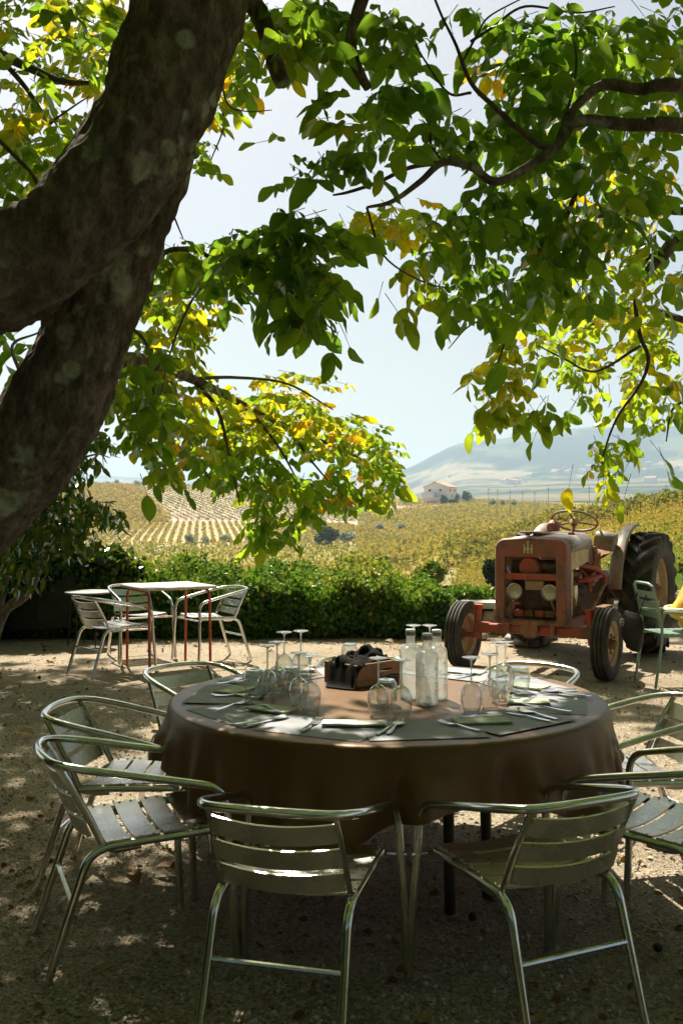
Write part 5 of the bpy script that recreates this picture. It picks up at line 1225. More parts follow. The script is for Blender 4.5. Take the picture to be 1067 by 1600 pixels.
def cutlery(kind, p_handle, p_head, label, z=.008, mt='cutlery_steel', dark=False):
    a = tp(*p_handle); c = tp(*p_head); L = max(.15, min(.22, (c - a).length)); d = (c - a).normalized(); ang = math.atan2(-d.x, d.y)
    mid = (a + c) / 2 - d * L / 2
    r = empty(kind, (mid.x, mid.y, TZ + z), ang, label, kind, 'cutlery on the big table')
    hl = L * .56
    b = MB(); profile_strip(b, [(0, .006, .0015), (.006, .0085, .001), (.05, .0085, .001), (hl * .8, .0045, .003), (hl, .003, .005)], 0, .0028); b.build('handle', 'dark_handle' if dark else mt, r)
    b = MB()
    if kind == 'knife':
        profile_strip(b, [(hl, .0035, .005), (hl + .012, .008, .003), (hl + .05, .010, .0015), (L - .02, .0095, .001), (L - .006, .006, .001), (L, .001, .001)], 0, .0012); b.build('blade', mt, r)
    elif kind == 'spoon':
        bl = L - hl; profile_strip(b, [(hl - .002, .003, .005)] + [(hl + bl * t_, .0215 * math.sin(math.pi * (.06 + t_ * .92)) ** .62, .006 - .006 * math.sin(math.pi * t_)) for t_ in (.1, .22, .36, .5, .64, .78, .9, .97, 1.0)], .002, .0011, .006); b.build('bowl', mt, r)
    else:
        bl = L - hl; profile_strip(b, [(hl - .002, .003, .005), (hl + bl * .15, .009, .003), (hl + bl * .34, .0125, .0005), (hl + bl * .42, .0125, 0.0005)], .001, .0012)
        for k in range(4):
            x = -.0105 + .007 * k; y0 = hl + bl * .41; y1 = L
            vs = []
            for y, h_ in ((y0, .0015), ((y0 + y1) / 2, .001), (y1, .006)):
                vs += [(x - .0017, y, h_), (x + .0017, y, h_), (x + .0017, y, h_ + .0015), (x - .0017, y, h_ + .0015)]
            fs = [];
            for i in range(2):
                for q in range(4): a_ = i * 4 + q; c_ = i * 4 + (q + 1) % 4; fs.append((a_, a_ + 4, c_ + 4, c_))
            fs += [(0, 1, 2, 3), (11, 10, 9, 8)]; b.add(vs, fs)
        b.build('tines', mt, r)
for q in [('fork', (467, 1150), (503, 1124), 'steel fork lying alone between the left napkin and the white napkin'), ('spoon', (374, 1140), (461, 1119), 'steel spoon lying over a knife at the left front rim'),
          ('knife', (367, 1136), (440, 1125), 'steel knife with a dark handle below a spoon at the left front'), ('fork', (437, 1119), (400, 1104), 'steel fork lying on the left green napkin', .014),
          ('fork', (333, 1115), (392, 1097), 'steel fork on the grey placemat at the left rim'), ('spoon', (335, 1091), (392, 1089), 'steel spoon shining dark at the far left of the table'), ('knife', (330, 1088), (398, 1092), 'steel knife under the leftmost spoon', .006),
          ('fork', (344, 1071), (380, 1067), 'small steel fork at the left rear rim'), ('knife', (588, 1152), (622, 1134), 'steel knife in the front centre beside a spoon'), ('spoon', (604, 1153), (629, 1128), 'steel spoon in the front centre with its bowl up'),
          ('fork', (749, 1146), (686, 1131), 'steel fork right of the front centre near the rim'), ('fork', (783, 1124), (716, 1127), 'steel fork on the napkin before the right wine glasses', .014), ('knife', (859, 1131), (791, 1117), 'steel knife nearest the right rim'),
          ('spoon', (870, 1128), (808, 1112), 'steel spoon with a green gleam at the right'), ('fork', (898, 1117), (812, 1103), 'long steel fork crossing a spoon at the right'), ('fork', (835, 1094), (818, 1103), 'steel fork on the square sage napkin', .014),
          ('fork', (900, 1079), (846, 1080), 'steel fork farthest right on the table'), ('knife', (924, 1092), (845, 1086), 'steel knife pointing at the right rear chair'), ('spoon', (915, 1091), (838, 1082), 'steel spoon over the rightmost knife', .010),
          ('knife', (852, 1060), (812, 1062), 'dark handled knife behind the right tumbler', .008, 'cutlery_steel', True), ('spoon', (462, 1041), (492, 1046), 'steel spoon at the rear left behind the glasses'), ('fork', (744, 1056), (712, 1062), 'steel fork on the rear napkin behind the bottles', .014), ('knife', (760, 1052), (726, 1060), 'steel knife at the rear behind the right wine glasses')]:
    cutlery(*q)
# glasses
def make_wine():
    r = empty('wine_glass', (0, 0, 0), 0, 'x', 'wine glass', 'upturned wine glasses')
    prof = [(.030, 0), (.0345, .012), (.0385, .032), (.0405, .052), (.039, .072), (.032, .092), (.020, .105), (.008, .112), (.0045, .118)]
    n = 40
    b = MB(); P = spline([(p[0], 0, p[1]) for p in prof], 3); b.lathe([(p.x, p.z) for p in P], n); b.build('bowl', 'clear_glass', r, True, angle=80)
    b = MB(); P = [(.0303, 0), (.0315, .0008), (.0303, .0022), (.0290, .0008), (.0303, 0)]; b.lathe(P, n); b.build('rim', 'thick_glass', r)
    b = MB(); P = spline([(.0045, 0, .117), (.0036, 0, .13), (.0034, 0, .165), (.0042, 0, .19), (.0075, 0, .2)], 3); b.lathe([(p.x, p.z) for p in P], 16); b.build('stem', 'thick_glass', r)
    b = MB(); b.lathe([(.001, .2015), (.0085, .200), (.02, .2035), (.034, .2065), (.0352, .2078), (.034, .2088), (.001, .2082)], n); b.build('foot', 'thick_glass', r, True, angle=70)
    return r
WG = make_wine()
wines = [(444, 1062, 'upturned wine glass at the back left of the left cluster'), (470, 1058, 'upturned wine glass at the back right of the left cluster'), (418, 1091, 'upturned wine glass leftmost beside the big tumbler'), (433, 1083, 'upturned wine glass just right of the leftmost one'),
         (467, 1106, 'upturned wine glass in front of the left cluster, left one of the front pair'), (485, 1112, 'upturned wine glass nearest us in the left cluster, its right edge'), (591, 1119, 'upturned wine glass left of the middle pair before the crate'), (627, 1120, 'upturned wine glass right of the middle pair before the bottles'),
         (736, 1113, 'upturned wine glass right of the bottles, leftmost of the right cluster'), (765, 1107, 'upturned wine glass second in the right cluster'), (776, 1086, 'upturned wine glass behind in the right cluster, beside the tumbler'), (789, 1079, 'upturned wine glass farthest back in the right cluster'),
         (646, 1047, 'upturned wine glass behind the left bottle, its foot over the cork'), (671, 1048, 'upturned wine glass behind the right bottle, its foot over the cork')]
for k, (px, py, l) in enumerate(wines):
    o = WG if k == 0 else copy_tree(WG); o.location = tp(px, py) + Vector((0, 0, .0055)); o['label'] = l; s_ = 1.02 if k < 12 else 1.04; o.scale = (s_, s_, s_ * rnd.uniform(.98, 1.02))
def make_tumbler():
    r = empty('tumbler', (0, 0, 0), 0, 'x', 'glass', 'upturned tumblers')
    b = MB(); P = spline([(.036, 0, 0), (.0395, 0, .03), (.0405, 0, .055), (.038, 0, .078), (.033, 0, .089), (.028, 0, .093)], 4); b.lathe([(p.x, p.z) for p in P], 40); b.build('wall', 'clear_glass', r, True, angle=80)
    b = MB(); b.lathe([(.036, 0), (.0372, .001), (.036, .003), (.0345, .001), (.036, 0)], 40); b.build('rim', 'thick_glass', r)
    b = MB(); b.lathe([(.001, .083), (.026, .084), (.032, .087), (.030, .094), (.022, .0945), (.001, .092)], 40); b.build('base', 'thick_glass', r, True, angle=70)
    return r
TG = make_tumbler()
for k, (px, py, s_, l) in enumerate([(398, 1090, 1.18, 'big upturned tumbler leftmost on the table'), (604, 1102, 1.05, 'upturned tumbler between and behind the middle wine glasses'), (811, 1083, 1.12, 'upturned tumbler at the right of the right cluster'), (546, 1036, 1.0, 'upturned tumbler at the rear behind the wooden crate'), (455, 1078, 1.0, 'upturned tumbler in the midst of the left cluster'), (781, 1098, .95, 'upturned tumbler in the midst of the right cluster')]):
    o = TG if k == 0 else copy_tree(TG); o.location = tp(px, py) + Vector((0, 0, .0055)); o['label'] = l; o.scale = (s_, s_, s_)
# bottles
def make_bottle():
    r = empty('bottle', (0, 0, 0), 0, 'x', 'bottle', 'frosted water bottles')
    b = MB(); P = fillet([(.001, 0, .004), (.030, 0, .002), (.0445, 0, .001), (.0455, 0, .012), (.0455, 0, .195), (.040, 0, .212), (.020, 0, .222), (.0185, 0, .235), (.0185, 0, .272)], [.004, .008, .006, .03, .02, .012, .01], 4)
    b.lathe([(p.x, p.z) for p in P], 44); b.build('glass_body', 'frosted_glass', r, True, angle=80)
    b = MB(); b.lathe([(.001, .004), (.038, .004), (.0435, .010), (.040, .016), (.001, .014)], 40); b.build('thick_base', 'thick_glass', r, True, angle=60)
    b = MB(); b.lathe([(.0195, .262), (.0205, .263), (.0205, .275), (.0195, .277)], 28); b.build('neck_band', 'bottle_cap', r)
    b = MB(); b.lathe([(.001, .277), (.0195, .277), (.0205, .279), (.0205, .285), (.0185, .287), (.001, .287)], 28); b.build('stopper', 'cap_white', r)
    b = MB()
    # printed column of marks down one side of the glass
    rr = random.Random(5); z = .165
    while z > .03:
        for a in (0, 1, 2):
            if rr.random() < .55:
                an = R(-62) + a * .075 + rr.uniform(-.02, .02); an2 = an + rr.uniform(.03, .07); h = rr.uniform(.003, .007); Rr = .0459
                b.add([(Rr * math.cos(an), Rr * math.sin(an), z), (Rr * math.cos(an2), Rr * math.sin(an2), z + rr.uniform(-.001, .001)), (Rr * math.cos(an2), Rr * math.sin(an2), z + h), (Rr * math.cos(an), Rr * math.sin(an), z + h * .8)], [(0, 1, 2, 3)])
        z -= rr.uniform(.006, .009)
    b.build('print', 'print_blue', r, False)
    return r
BT = make_bottle()
for k, (px, py, rz, l) in enumerate([(667, 1102, 12, 'frosted glass water bottle in front of the other two'), (641, 1092, 2, 'frosted glass water bottle behind left, beside the wooden crate'), (682, 1093, 8, 'frosted glass water bottle behind right of the front one')]):
    o = BT if k == 0 else copy_tree(BT); o.location = tp(px, py) + Vector((0, 0, .002)); o.rotation_euler.z = R(rz); o['label'] = l
    o.scale = (1.0, 1.0, 1.0)
# crate with dark napkins, cup
c0 = tp(558, 1076); ca = (tp(622, 1065) - c0); ca.z = 0; LA = ca.length; ca.normalize(); cb = Vector((-ca.y, ca.x, 0)); LB = .20; CHh = .098
r = empty('wooden_crate', tuple(c0), math.atan2(ca.y, ca.x), 'small reddish wooden crate with a dark hand hole, holding dark napkins', 'crate')
th = .009
MB().box((LA / 2, LB / 2, .008), (LA, LB, .008)).build('bottom', 'crate_wood', r, False)
def holed(b, w, h, t_, hole):    # front panel in local x,z with an oval hole
    pass
hx0, hx1, hz0, hz1 = LA * .52, LA * .82, .055, .072
b = MB()
b.box((hx0 / 2, 0, CHh / 2 + .004), (hx0, th, CHh)); b.box(((hx1 + LA) / 2, 0, CHh / 2 + .004), (LA - hx1, th, CHh)); b.box(((hx0 + hx1) / 2, 0, hz0 / 2 + .002), (hx1 - hx0, th, hz0 + .004)); b.box(((hx0 + hx1) / 2, 0, (hz1 + CHh + .004) / 2), (hx1 - hx0, th, CHh + .004 - hz1))
b.build('side_panel', 'crate_wood', r, False)
MB().box((LA / 2, LB, CHh / 2 + .004), (LA, th, CHh), None, .002).build('side_panel', 'crate_wood', r, False)
MB().box((-.004, LB / 2, CHh / 2 + .004), (th, LB + .009, CHh), None, .002).build('end_panel', 'crate_wood', r, False)
MB().box((LA + .004, LB / 2, CHh / 2 + .004), (th, LB + .009, CHh), None, .002).build('end_panel', 'crate_wood', r, False)
MB().box((LA / 2, LB / 2, .03), (LA - .02, LB - .02, .03)).build('painted_shade_block', 'crate_shade', r, False)  # dark block that paints the shade in the bottom of the crate
def rag(label, cx, cy, w, h, ang, z0, hang, seed, peak=.03):
    n = 18; rr = random.Random(seed); vs = []; fs = []
    p1, p2, p3 = [rr.uniform(0, 6) for _ in range(3)]; M = rot2(ang)
    for s_ in (0, 1):
        for j in range(n + 1):
            for i in range(n + 1):
                u, v = i / n - .5, j / n - .5; q = M @ Vector((u * w, v * h, 0)); x, y = cx + q.x, cy + q.y
                ox = max(0, -x - .006, x - LA - .006); oy = max(0, -y - .006, y - LB); ov = max(ox, oy)
                z = z0 + peak * math.exp(-((u - .1) ** 2 + v * v) * 9) + .010 * math.sin(u * 11 + p1 + v * 5) + .008 * math.sin(v * 15 + p2) + .006 * math.sin((u + v) * 23 + p3)
                if ov > 0: z = z0 - ov * hang + .006 * math.sin(v * 20 + p1)
                k = 1.0 if ov == 0 else .55
                vs.append((x if ov == 0 else (x + ox * .45 * (1 if x < 0 else -1)), y if ov == 0 else y + oy * .55 * (1 if y < 0 else -1), max(z, .006) + s_ * .002))
    N = (n + 1) ** 2
    for j in range(n):
        for i in range(n): a = j * (n + 1) + i; fs += [(a, a + n + 1, a + n + 2, a + 1), (a + N, a + 1 + N, a + n + 2 + N, a + n + 1 + N)]
    for i in range(n):
        for (a, c2) in ((i, i + 1), ((i + 1) * (n + 1), i * (n + 1)), (n * (n + 1) + i + 1, n * (n + 1) + i), (i * (n + 1) + n, (i + 1) * (n + 1) + n)): fs.append((a, c2, c2 + N, a + N))
    M2 = Matrix.Translation(c0) @ Matrix.Rotation(math.atan2(ca.y, ca.x), 4, 'Z')
    b = MB(); b.add([M2 @ Vector(v) for v in vs], fs); o = b.build('cloth_napkin', 'dark_cloth', None, True, angle=70); tag(o, label, 'napkin', 'dark cloth napkins on the crate')
rag('dark cloth napkin spread over the left end of the crate, its corner hanging down', -.01, .07, .26, .19, R(24), CHh + .006, 1.3, 2, .012)
rag('dark cloth napkin crumpled to a peak at the right of the crate', LA * .62, .11, .17, .13, R(-12), CHh + .014, .6, 7, .045)
cu = tp(614, 1073); r = empty('cup', (cu.x, cu.y, TZ + .001), 0, 'small dark cup between the crate and the bottles', 'cup')
b = MB(); b.lathe([(.001, 0), (.022, 0), (.026, .01), (.031, .05), (.0325, .054), (.030, .054), (.025, .014), (.001, .01)], 28); b.build('body', 'cup_dark', r)

# ------------------------------------------------------------------ small square table with red legs
st = [gp(183, 1041.5), gp(242, 1054.5), gp(283, 1030.5), gp(344.5, 1045)]
c = (st[0] + st[1] + st[2] + st[3]) / 4; r = empty('cafe_table', tuple(c), 0, 'square table with a pale weathered top and thin red legs by the hedge', 'table')
e1 = (st[0] - st[3]).normalized(); ang = math.atan2((st[3] - st[1]).y, (st[3] - st[1]).x)
H = .795
M = rot2(ang); MB().box((0, 0, H), (.72, .70, .028), M, .008).build('tabletop', 'weathered_top', r, True)
for sx in (-1, 1):
    fr = [M @ Vector((sx * .31, -.30, 0)), M @ Vector((sx * .31, -.285, H - .03)), M @ Vector((sx * .31, .285, H - .03)), M @ Vector((sx * .31, .30, 0))]
    p = fillet(fr, [.09, .09], 6); k = len(p) // 2
    MB().tube(p[:k + 1], .0135, 10).build('leg', 'red_paint', r); MB().tube(p[k:], .0135, 10).build('leg', 'red_paint', r)
MB().box((0, 0, H - .03), (.62, .03, .025), M).build('crossbar', 'red_paint', r, False)
# black side table
sp_ = gp(112, 1010); sp_.y += .1
r = empty('side_table', (sp_.x + .18, sp_.y, 0), 0, 'small black metal side table with a grey top in front of the dark shrubs', 'table')
MB().lathe([(.001, .60), (.27, .60), (.275, .604), (.275, .612), (.27, .616), (.001, .616)], 32).build('tabletop', 'grey_top', r)
for a in (200, 245, 20, 65, 300, 120): 
    MB().tube([(.24 * math.cos(R(a)), .24 * math.sin(R(a)), 0), (.20 * math.cos(R(a)), .20 * math.sin(R(a)), .60)], .007, 6).build('leg', 'black_metal', r)
#@@TRACTOR
# ------------------------------------------------------------------ tractor (local +Y forward, -X is the side on the picture's right)
TRM = empty('tractor', (1.80, 9.40, 0), R(150), 'old rusty red farm tractor with open grille and ribbed tyres by the stone wall', 'tractor')
def bd(b, name, m, par=None, smooth=True, label=None, angle=38): return b.build(name, m, par or TRM, smooth, angle=angle, label=label)
XM = Matrix.Rotation(R(90), 4, 'Y')          # lathe axis z -> x
def front_wheel(x):
    s_ = 1 if x > 0 else -1
    w = empty('front_wheel', (x, 0, .325)); w.parent = TRM; w.location = (x, 0, .325)
    Rr, hw = .325, .078
    prof = [(.205, -.062), (.215, -.070), (.25, -.079), (.285, -.077), (.305, -.070)]
    for k in range(4):
        z0 = -.064 + k * .035
        prof += [(.318, z0), (.3255, z0 + .004), (.3255, z0 + .021), (.318, z0 + .025), (.312, z0 + .028), (.312, z0 + .031)]
    prof = prof[:-1] + [(.305, .070), (.285, .077), (.25, .079), (.215, .070), (.205, .062)]
    b = MB(); b.lathe(prof, 60, XM); o = bd(b, 'tyre', 'tyre_rubber', w)
    b = MB(); b.lathe([(.206, -.066), (.212, -.064), (.200, -.050), (.186, -.035), (.186, .035), (.200, .050), (.212, .064), (.206, .066)], 48, XM)
    M2 = XM @ Matrix.Translation((0, 0, s_ * .022)); b.lathe([(.187, -.012 * s_), (.16, .004 * s_), (.12, .018 * s_), (.075, .012 * s_), (.070, 0), (.001, 0)], 40, M2); bd(b, 'rim', 'wheel_cream', w)
    b = MB(); b.lathe([(.001, -.03), (.052, -.03), (.052, .02), (.042, .035), (.035, .062), (.024, .07), (.001, .072)], 20, XM @ Matrix.Translation((0, 0, s_ * .02)) @ Matrix.Diagonal((1, 1, s_, 1))); bd(b, 'hub', 'rust', w)
    for k in range(5):
        a = k * math.tau / 5; b = MB(); c_ = Vector((s_ * .04, .085 * math.cos(a), .085 * math.sin(a))); b.tube([c_, c_ + Vector((s_ * .018, 0, 0))], .011, 6); bd(b, 'wheel_nut', 'rust', w, False)
front_wheel(.70); front_wheel(-.70)
def rear_wheel(x):
    s_ = 1 if x > 0 else -1
    w = empty('rear_wheel', (0, 0, 0)); w.parent = TRM; w.location = (x, -1.9, .655)
    b = MB(); hw = .17
    b.lathe([(.36, -.13), (.40, -.158), (.47, -.172), (.54, -.168), (.585, -.150), (.605, -.10), (.612, 0), (.605, .10), (.585, .150), (.54, .168), (.47, .172), (.40, .158), (.36, .13)], 72, XM)
    N = 20
    for k in range(N):
        for side in (-1, 1):
            a0 = (k + (.5 if side > 0 else 0)) / N * math.tau; sec = []
            for j in range(7):
                t = j / 6; xx = side * (.005 + .165 * t); aa = a0 + side * 0 + .30 * t ; rr_ = .655 - .020 * t ** 2; base = .60 - .05 * t ** 4
                hwid = .040 - .006 * t
                for (r_, da) in ((base, -hwid * 1.15), (rr_, -hwid * .75), (rr_, hwid * .75), (base, hwid * 1.15)):
                    an = aa + da / .62; sec.append((xx, r_ * math.cos(an), r_ * math.sin(an)))
            # lug runs down the shoulder
            xx = side * .176; aa = a0 + .33
            for (r_, da) in ((.53, -.030), (.56, -.024), (.56, .024), (.53, .030)):
                an = aa + da / .62; sec.append((xx, r_ * math.cos(an), r_ * math.sin(an)))
            fs = []
            for j in range(7):
                for q in range(3): a_ = j * 4 + q; fs.append((a_, a_ + 1, a_ + 5, a_ + 4) if side < 0 else (a_, a_ + 4, a_ + 5, a_ + 1))
            fs += [(3, 2, 1, 0), (28, 29, 30, 31)]
            b.add(sec, fs)
    bd(b, 'tyre', 'tyre_rubber', w, True, angle=30)
    b = MB(); b.lathe([(.362, -.135), (.375, -.130), (.345, -.11), (.335, -.04), (.335, .04), (.345, .11), (.375, .130), (.362, .135)], 56, XM)
    b.lathe([(.336, 0), (.30, .035 * s_), (.22, .055 * s_), (.14, .03 * s_), (.001, .03 * s_)], 48, XM @ Matrix.Translation((0, 0, .02 * s_))); bd(b, 'rim', 'wheel_cream', w)
    b = MB(); b.lathe([(.001, 0), (.10, 0), (.10, .05), (.06, .09), (.001, .1)], 24, XM @ Matrix.Translation((0, 0, s_ * .04)) @ Matrix.Diagonal((1, 1, s_, 1))); bd(b, 'hub', 'rust', w)
rear_wheel(.64); rear_wheel(-.64)
def fender(s_):
    # crown over the tyre plus the flat inner plate
    n = 16; vs = []; fs = []; Rf = .73; cx, cy, cz = s_ * .58, -1.9, .655
    sec = [(-.20, -.10), (-.19, -.03), (-.16, 0), (-.10, .008), (-.06, .006), (-.045, -.014)]
    for i in range(n + 1):
        a = R(6 + 96 * i / n)
        for (u, dr) in sec: vs.append((cx + s_ * u, cy + math.cos(a) * (Rf + dr), cz + math.sin(a) * (Rf + dr)))
    m_ = len(sec)
    for i in range(n):
        for j in range(m_ - 1): a_ = i * m_ + j; fs.append((a_, a_ + 1, a_ + m_ + 1, a_ + m_))
    b = MB(); b.add(vs, fs); o = bd(b, 'fender', 'fender_grey', None, True); md = o.modifiers.new('t', 'SOLIDIFY'); md.thickness = .006
    b = MB(); ring = [(cx - s_ * .2, cy + math.cos(R(a)) * (Rf - .09), cz + math.sin(R(a)) * (Rf - .09)) for a in range(6, 103, 8)]
    low = [(cx - s_ * .2, cy + .20 * math.cos(R(a)), cz + .18 * math.sin(R(a)) - .12) for a in range(6, 103, 8)]
    k = len(ring); b.add(ring + low, [(i, i + 1, i + 1 + k, i + k) for i in range(k - 1)]); o2 = b.build('inner_plate', 'engine_dark', o, False); md = o2.modifiers.new('t', 'SOLIDIFY'); md.thickness = .006
    return o
fender(-1); fender(1)
# nose shell
def hood_profile(w, z0, z1, r_, n=6):
    """inverted U outline from low left to low right"""
    P = [(-w / 2, z0)]
    for i in range(n + 1): a = math.pi - (math.pi / 2) * i / n; P.append((-w / 2 + r_ + r_ * math.cos(a), z1 - r_ + r_ * math.sin(a)))
    P.append((0, z1 + .018))
    for i in range(n + 1): a = math.pi / 2 - (math.pi / 2) * i / n; P.append((w / 2 - r_ + r_ * math.cos(a), z1 - r_ + r_ * math.sin(a)))
    P.append((w / 2, z0)); return P
NW = .70
def front_panel():
    outer = hood_profile(NW, .47, 1.27, .10); inner = [(-.255, .52), (-.255, 1.08), (-.245, 1.098), (.245, 1.098), (.255, 1.08), (.255, .52)]
    b = MB(); y1, y0 = .055, -.07
    # plate ring built as strips: left post, right post, top band, bottom rail
    n = len(outer)
    o3 = [Vector((x, y1, z)) for x, z in outer]; o4 = [Vector((x * 1.004, y0, z)) for x, z in outer]
    # rounded edge
    oe = [Vector((x * .965, y1 + .022, z - (.012 if z > 1.1 else 0))) for x, z in outer]
    def strip(A, B): 
        vs = A + B; k = len(A); b.add(vs, [(i, i + 1, i + 1 + k, i + k) for i in range(k - 1)])
    strip(o3, oe); strip(o4, o3)
    # inner opening edge mapped onto the same count
    def inner_pt(x, z):
        if z <= .48: return Vector((math.copysign(.258, x), y1 + .022, .47))
        if z > 1.13: return Vector((max(-.25, min(.25, x * .80)), y1 + .022, 1.098))
        return Vector((math.copysign(.256, x), y1 + .022, min(z, 1.09)))
    ie = [inner_pt(x, z) for x, z in outer]; ii = [p - Vector((0, .06, 0)) for p in ie]
    strip(oe, ie); strip(ie, ii)
    return bd(b, 'front_panel', 'tractor_red', None, True, angle=50)
fp = front_panel()
b = MB(); b.tube(fillet([(-.33, .07, .60), (-.33, .075, .485), (.33, .075, .485), (.33, .07, .60)], [.05, .05], 5), .028, 10); bd(b, 'bottom_rail', 'rust')
b = MB(); b.box((0, .045, .912), (.53, .022, .062), None, .004); gb = bd(b, 'grille_bar', 'tractor_bright_red')
for x in (-.2, -.02, .17): MB().tube([(x, .055, .912), (x, .062, .912)], .007, 6).build('bolt', 'rust', gb)
b = MB(); b.tube([(.05, .06, .93), (.047, .064, .88), (.05, .06, .855)], .0025, 5); bd(b, 'loose_wire', 'chrome_worn')
# emblem: cream block letters on the panel
e_ = empty('emblem', (0, 0, 0)); e_.parent = TRM; e_.location = (-.015 * -1, .082, 1.185)
for (x, z, w_, h_) in ((-.036, -.01, .016, .085), (.036, -.01, .016, .085), (-.019, -.01, .02, .018), (.019, -.01, .02, .018)):
    MB().box((x, 0, z), (w_, .008, h_), None, .001).build('letter_bar', 'emblem_cream', e_, False)
MB().box((0, .002, -.008), (.019, .010, .095), None, .001).build('letter_bar', 'emblem_cream', e_, False)
b = MB(); b.lathe([(.001, .006), (.012, .006), (.013, 0), (.001, 0)], 14, Matrix.Translation((0, 0, .052)) @ Matrix.Rotation(R(-90), 4, 'X')); b.build('letter_dot', 'emblem_cream', e_)
MB().box((0, -.003, -.012), (.100, .004, .10), None, .001).build('emblem_plate', 'rust', e_, False)
# hood
outer = hood_profile(.685, 1.13, 1.268, .10); vs = []; ys = [-.07, -.3, -.55, -.80, -.90]
for k, y in enumerate(ys):
    f = 1 - .10 * (k / 4)
    for x, z in outer: vs.append((x * f, y, z + .035 * k / 4))
n = len(outer); fs = [(k * n + i, k * n + i + 1, (k + 1) * n + i + 1, (k + 1) * n + i) for k in range(4) for i in range(n - 1)] + [tuple(4 * n + i for i in range(n))]
b = MB(); b.add(vs, fs); hood = bd(b, 'hood', 'tractor_grey'); md = hood.modifiers.new('t', 'SOLIDIFY'); md.thickness = .004
MB().box((.06, -.46, 1.312), (.17, .80, .022), Matrix.Rotation(R(2.2), 3, 'X'), .006).build('top_cover', 'tractor_grey', hood)
for (x, y) in ((.09, -.12), (.03, -.16), (-.17, -.62), (-.19, -.64)): b = MB(); b.lathe([(.001, .03), (.018, .026), (.022, .01), (.022, 0)], 12, Matrix.Translation((x, y, 1.292))); b.build('cap', 'rust', hood)
for s_ in (-1, 1):
    x = s_ * .345
    def panel(name, m, quad, t_=.006, par=None):
        b = MB(); q = [Vector(p) for p in quad]; q2 = [p + Vector((s_ * t_, 0, 0)) for p in q]; b.add(q + q2, [(0, 1, 2, 3), (7, 6, 5, 4), (0, 4, 5, 1), (1, 5, 6, 2), (2, 6, 7, 3), (3, 7, 4, 0)]); return bd(b, name, m, par, False)
    xf, xr = s_ * .3435, s_ * .310
    panel('side_panel', 'tractor_cream', [(xf, -.06, .97), (xf, -.06, 1.135), (xr + s_ * .006, -.74, 1.165), (xr + s_ * .006, -.74, 1.03)])
    panel('side_panel', 'tractor_red', [(xr + s_ * .004, -.745, 1.0), (xr + s_ * .004, -.745, 1.19), (xr, -.90, 1.19), (xr, -.90, 1.0)])
    panel('side_strip', 'tractor_cream', [(xf, -.06, .50), (xf, -.06, .972), (xf, -.14, .96), (xf, -.12, .56)])
    bg_ = panel('badge', 'badge_plate', [(xf + s_ * .004, -.10, 1.16), (xf + s_ * .004, -.10, 1.205), (xr + s_ * .014, -.42, 1.212), (xr + s_ * .014, -.42, 1.168)], .004)
    for (za, zb) in ((1.158, 1.164), (1.203, 1.209)):
        b = MB(); q = [Vector((xf + s_ * .007, -.095, za)), Vector((xf + s_ * .007, -.095, zb)), Vector((xr + s_ * .017, -.425, zb + .008)), Vector((xr + s_ * .017, -.425, za + .008))]; q2 = [p + Vector((s_ * .003, 0, 0)) for p in q]; b.add(q + q2, [(0, 1, 2, 3), (7, 6, 5, 4), (0, 4, 5, 1), (1, 5, 6, 2), (2, 6, 7, 3), (3, 7, 4, 0)]); b.build('badge_frame', 'chrome_worn', bg_, False)
# radiator and things seen through the grille
b = MB(); b.box((0, -.16, .76), (.50, .06, .60)); rd = bd(b, 'radiator', 'engine_dark', None, False)
for k in range(22): MB().box((-.24 + k * .0229, -.125, .74), (.003, .012, .46)).build('fin', 'engine_dark', rd, False)
b = MB(); b.lathe([(.10, 0), (.105, .02), (.105, .13), (.09, .15), (.001, .15)], 24, Matrix.Translation((.03, -.10, 1.0)) @ Matrix.Rotation(R(-90), 4, 'X') @ Matrix.Diagonal((1, .95, .8, 1))); bd(b, 'air_cleaner', 'tractor_bright_red')
b = MB(); b.tube([(-.23, -.07, 1.02), (-.05, -.06, 1.02)], .05, 14); bd(b, 'intake_pipe', 'engine_dark')
b = MB(); b.box((0, -.075, .825), (.19, .05, .09), None, .01); bd(b, 'tank_label_box', 'wheel_cream')
for s_ in (-1, 1):
    c_ = Matrix.Translation((s_ * .172, 0.005, .765)) @ Matrix.Rotation(R(-90), 4, 'X')
    b = MB(); b.lathe([(.001, -.075), (.04, -.07), (.068, -.035), (.076, 0), (.078, .008)], 28, c_); h_ = bd(b, 'headlight', 'rust')
    b = MB(); b.lathe([(.066, .004), (.070, .012), (.077, .013), (.079, .006), (.076, 0)], 28, c_); b.build('ring', 'chrome_worn', h_)
    b = MB(); b.lathe([(.001, .024), (.03, .021), (.055, .013), (.068, .004)], 28, c_); b.build('lens', 'lamp_glass', h_)
    b = MB(); b.tube([(s_ * .172, -.03, .70), (s_ * .20, -.04, .60), (s_ * .22, -.05, .55)], .012, 8); bd(b, 'lamp_bracket', 'rust')
b = MB(); b.tube(spline([(-.15, .0, .70), (-.10, .03, .645), (0, .04, .625), (.10, .03, .645), (.15, 0, .70)], 5), .004, 6); bd(b, 'cable', 'wire')
for (x, w_, m_) in ((-.16, .09, 'rust'), (-.06, .08, 'tractor_bright_red'), (.04, .07, 'rust'), (.14, .09, 'tractor_bright_red')): b = MB(); b.box((x, -.03, .56), (w_, .05, .06), None, .008); bd(b, 'lower_bracket', m_)
b = MB(); b.tube(spline([(.21, -.02, .55), (.225, 0, .62), (.19, -.02, .655), (.14, -.05, .66)], 5), .022, 10); bd(b, 'lower_hose', 'rust')
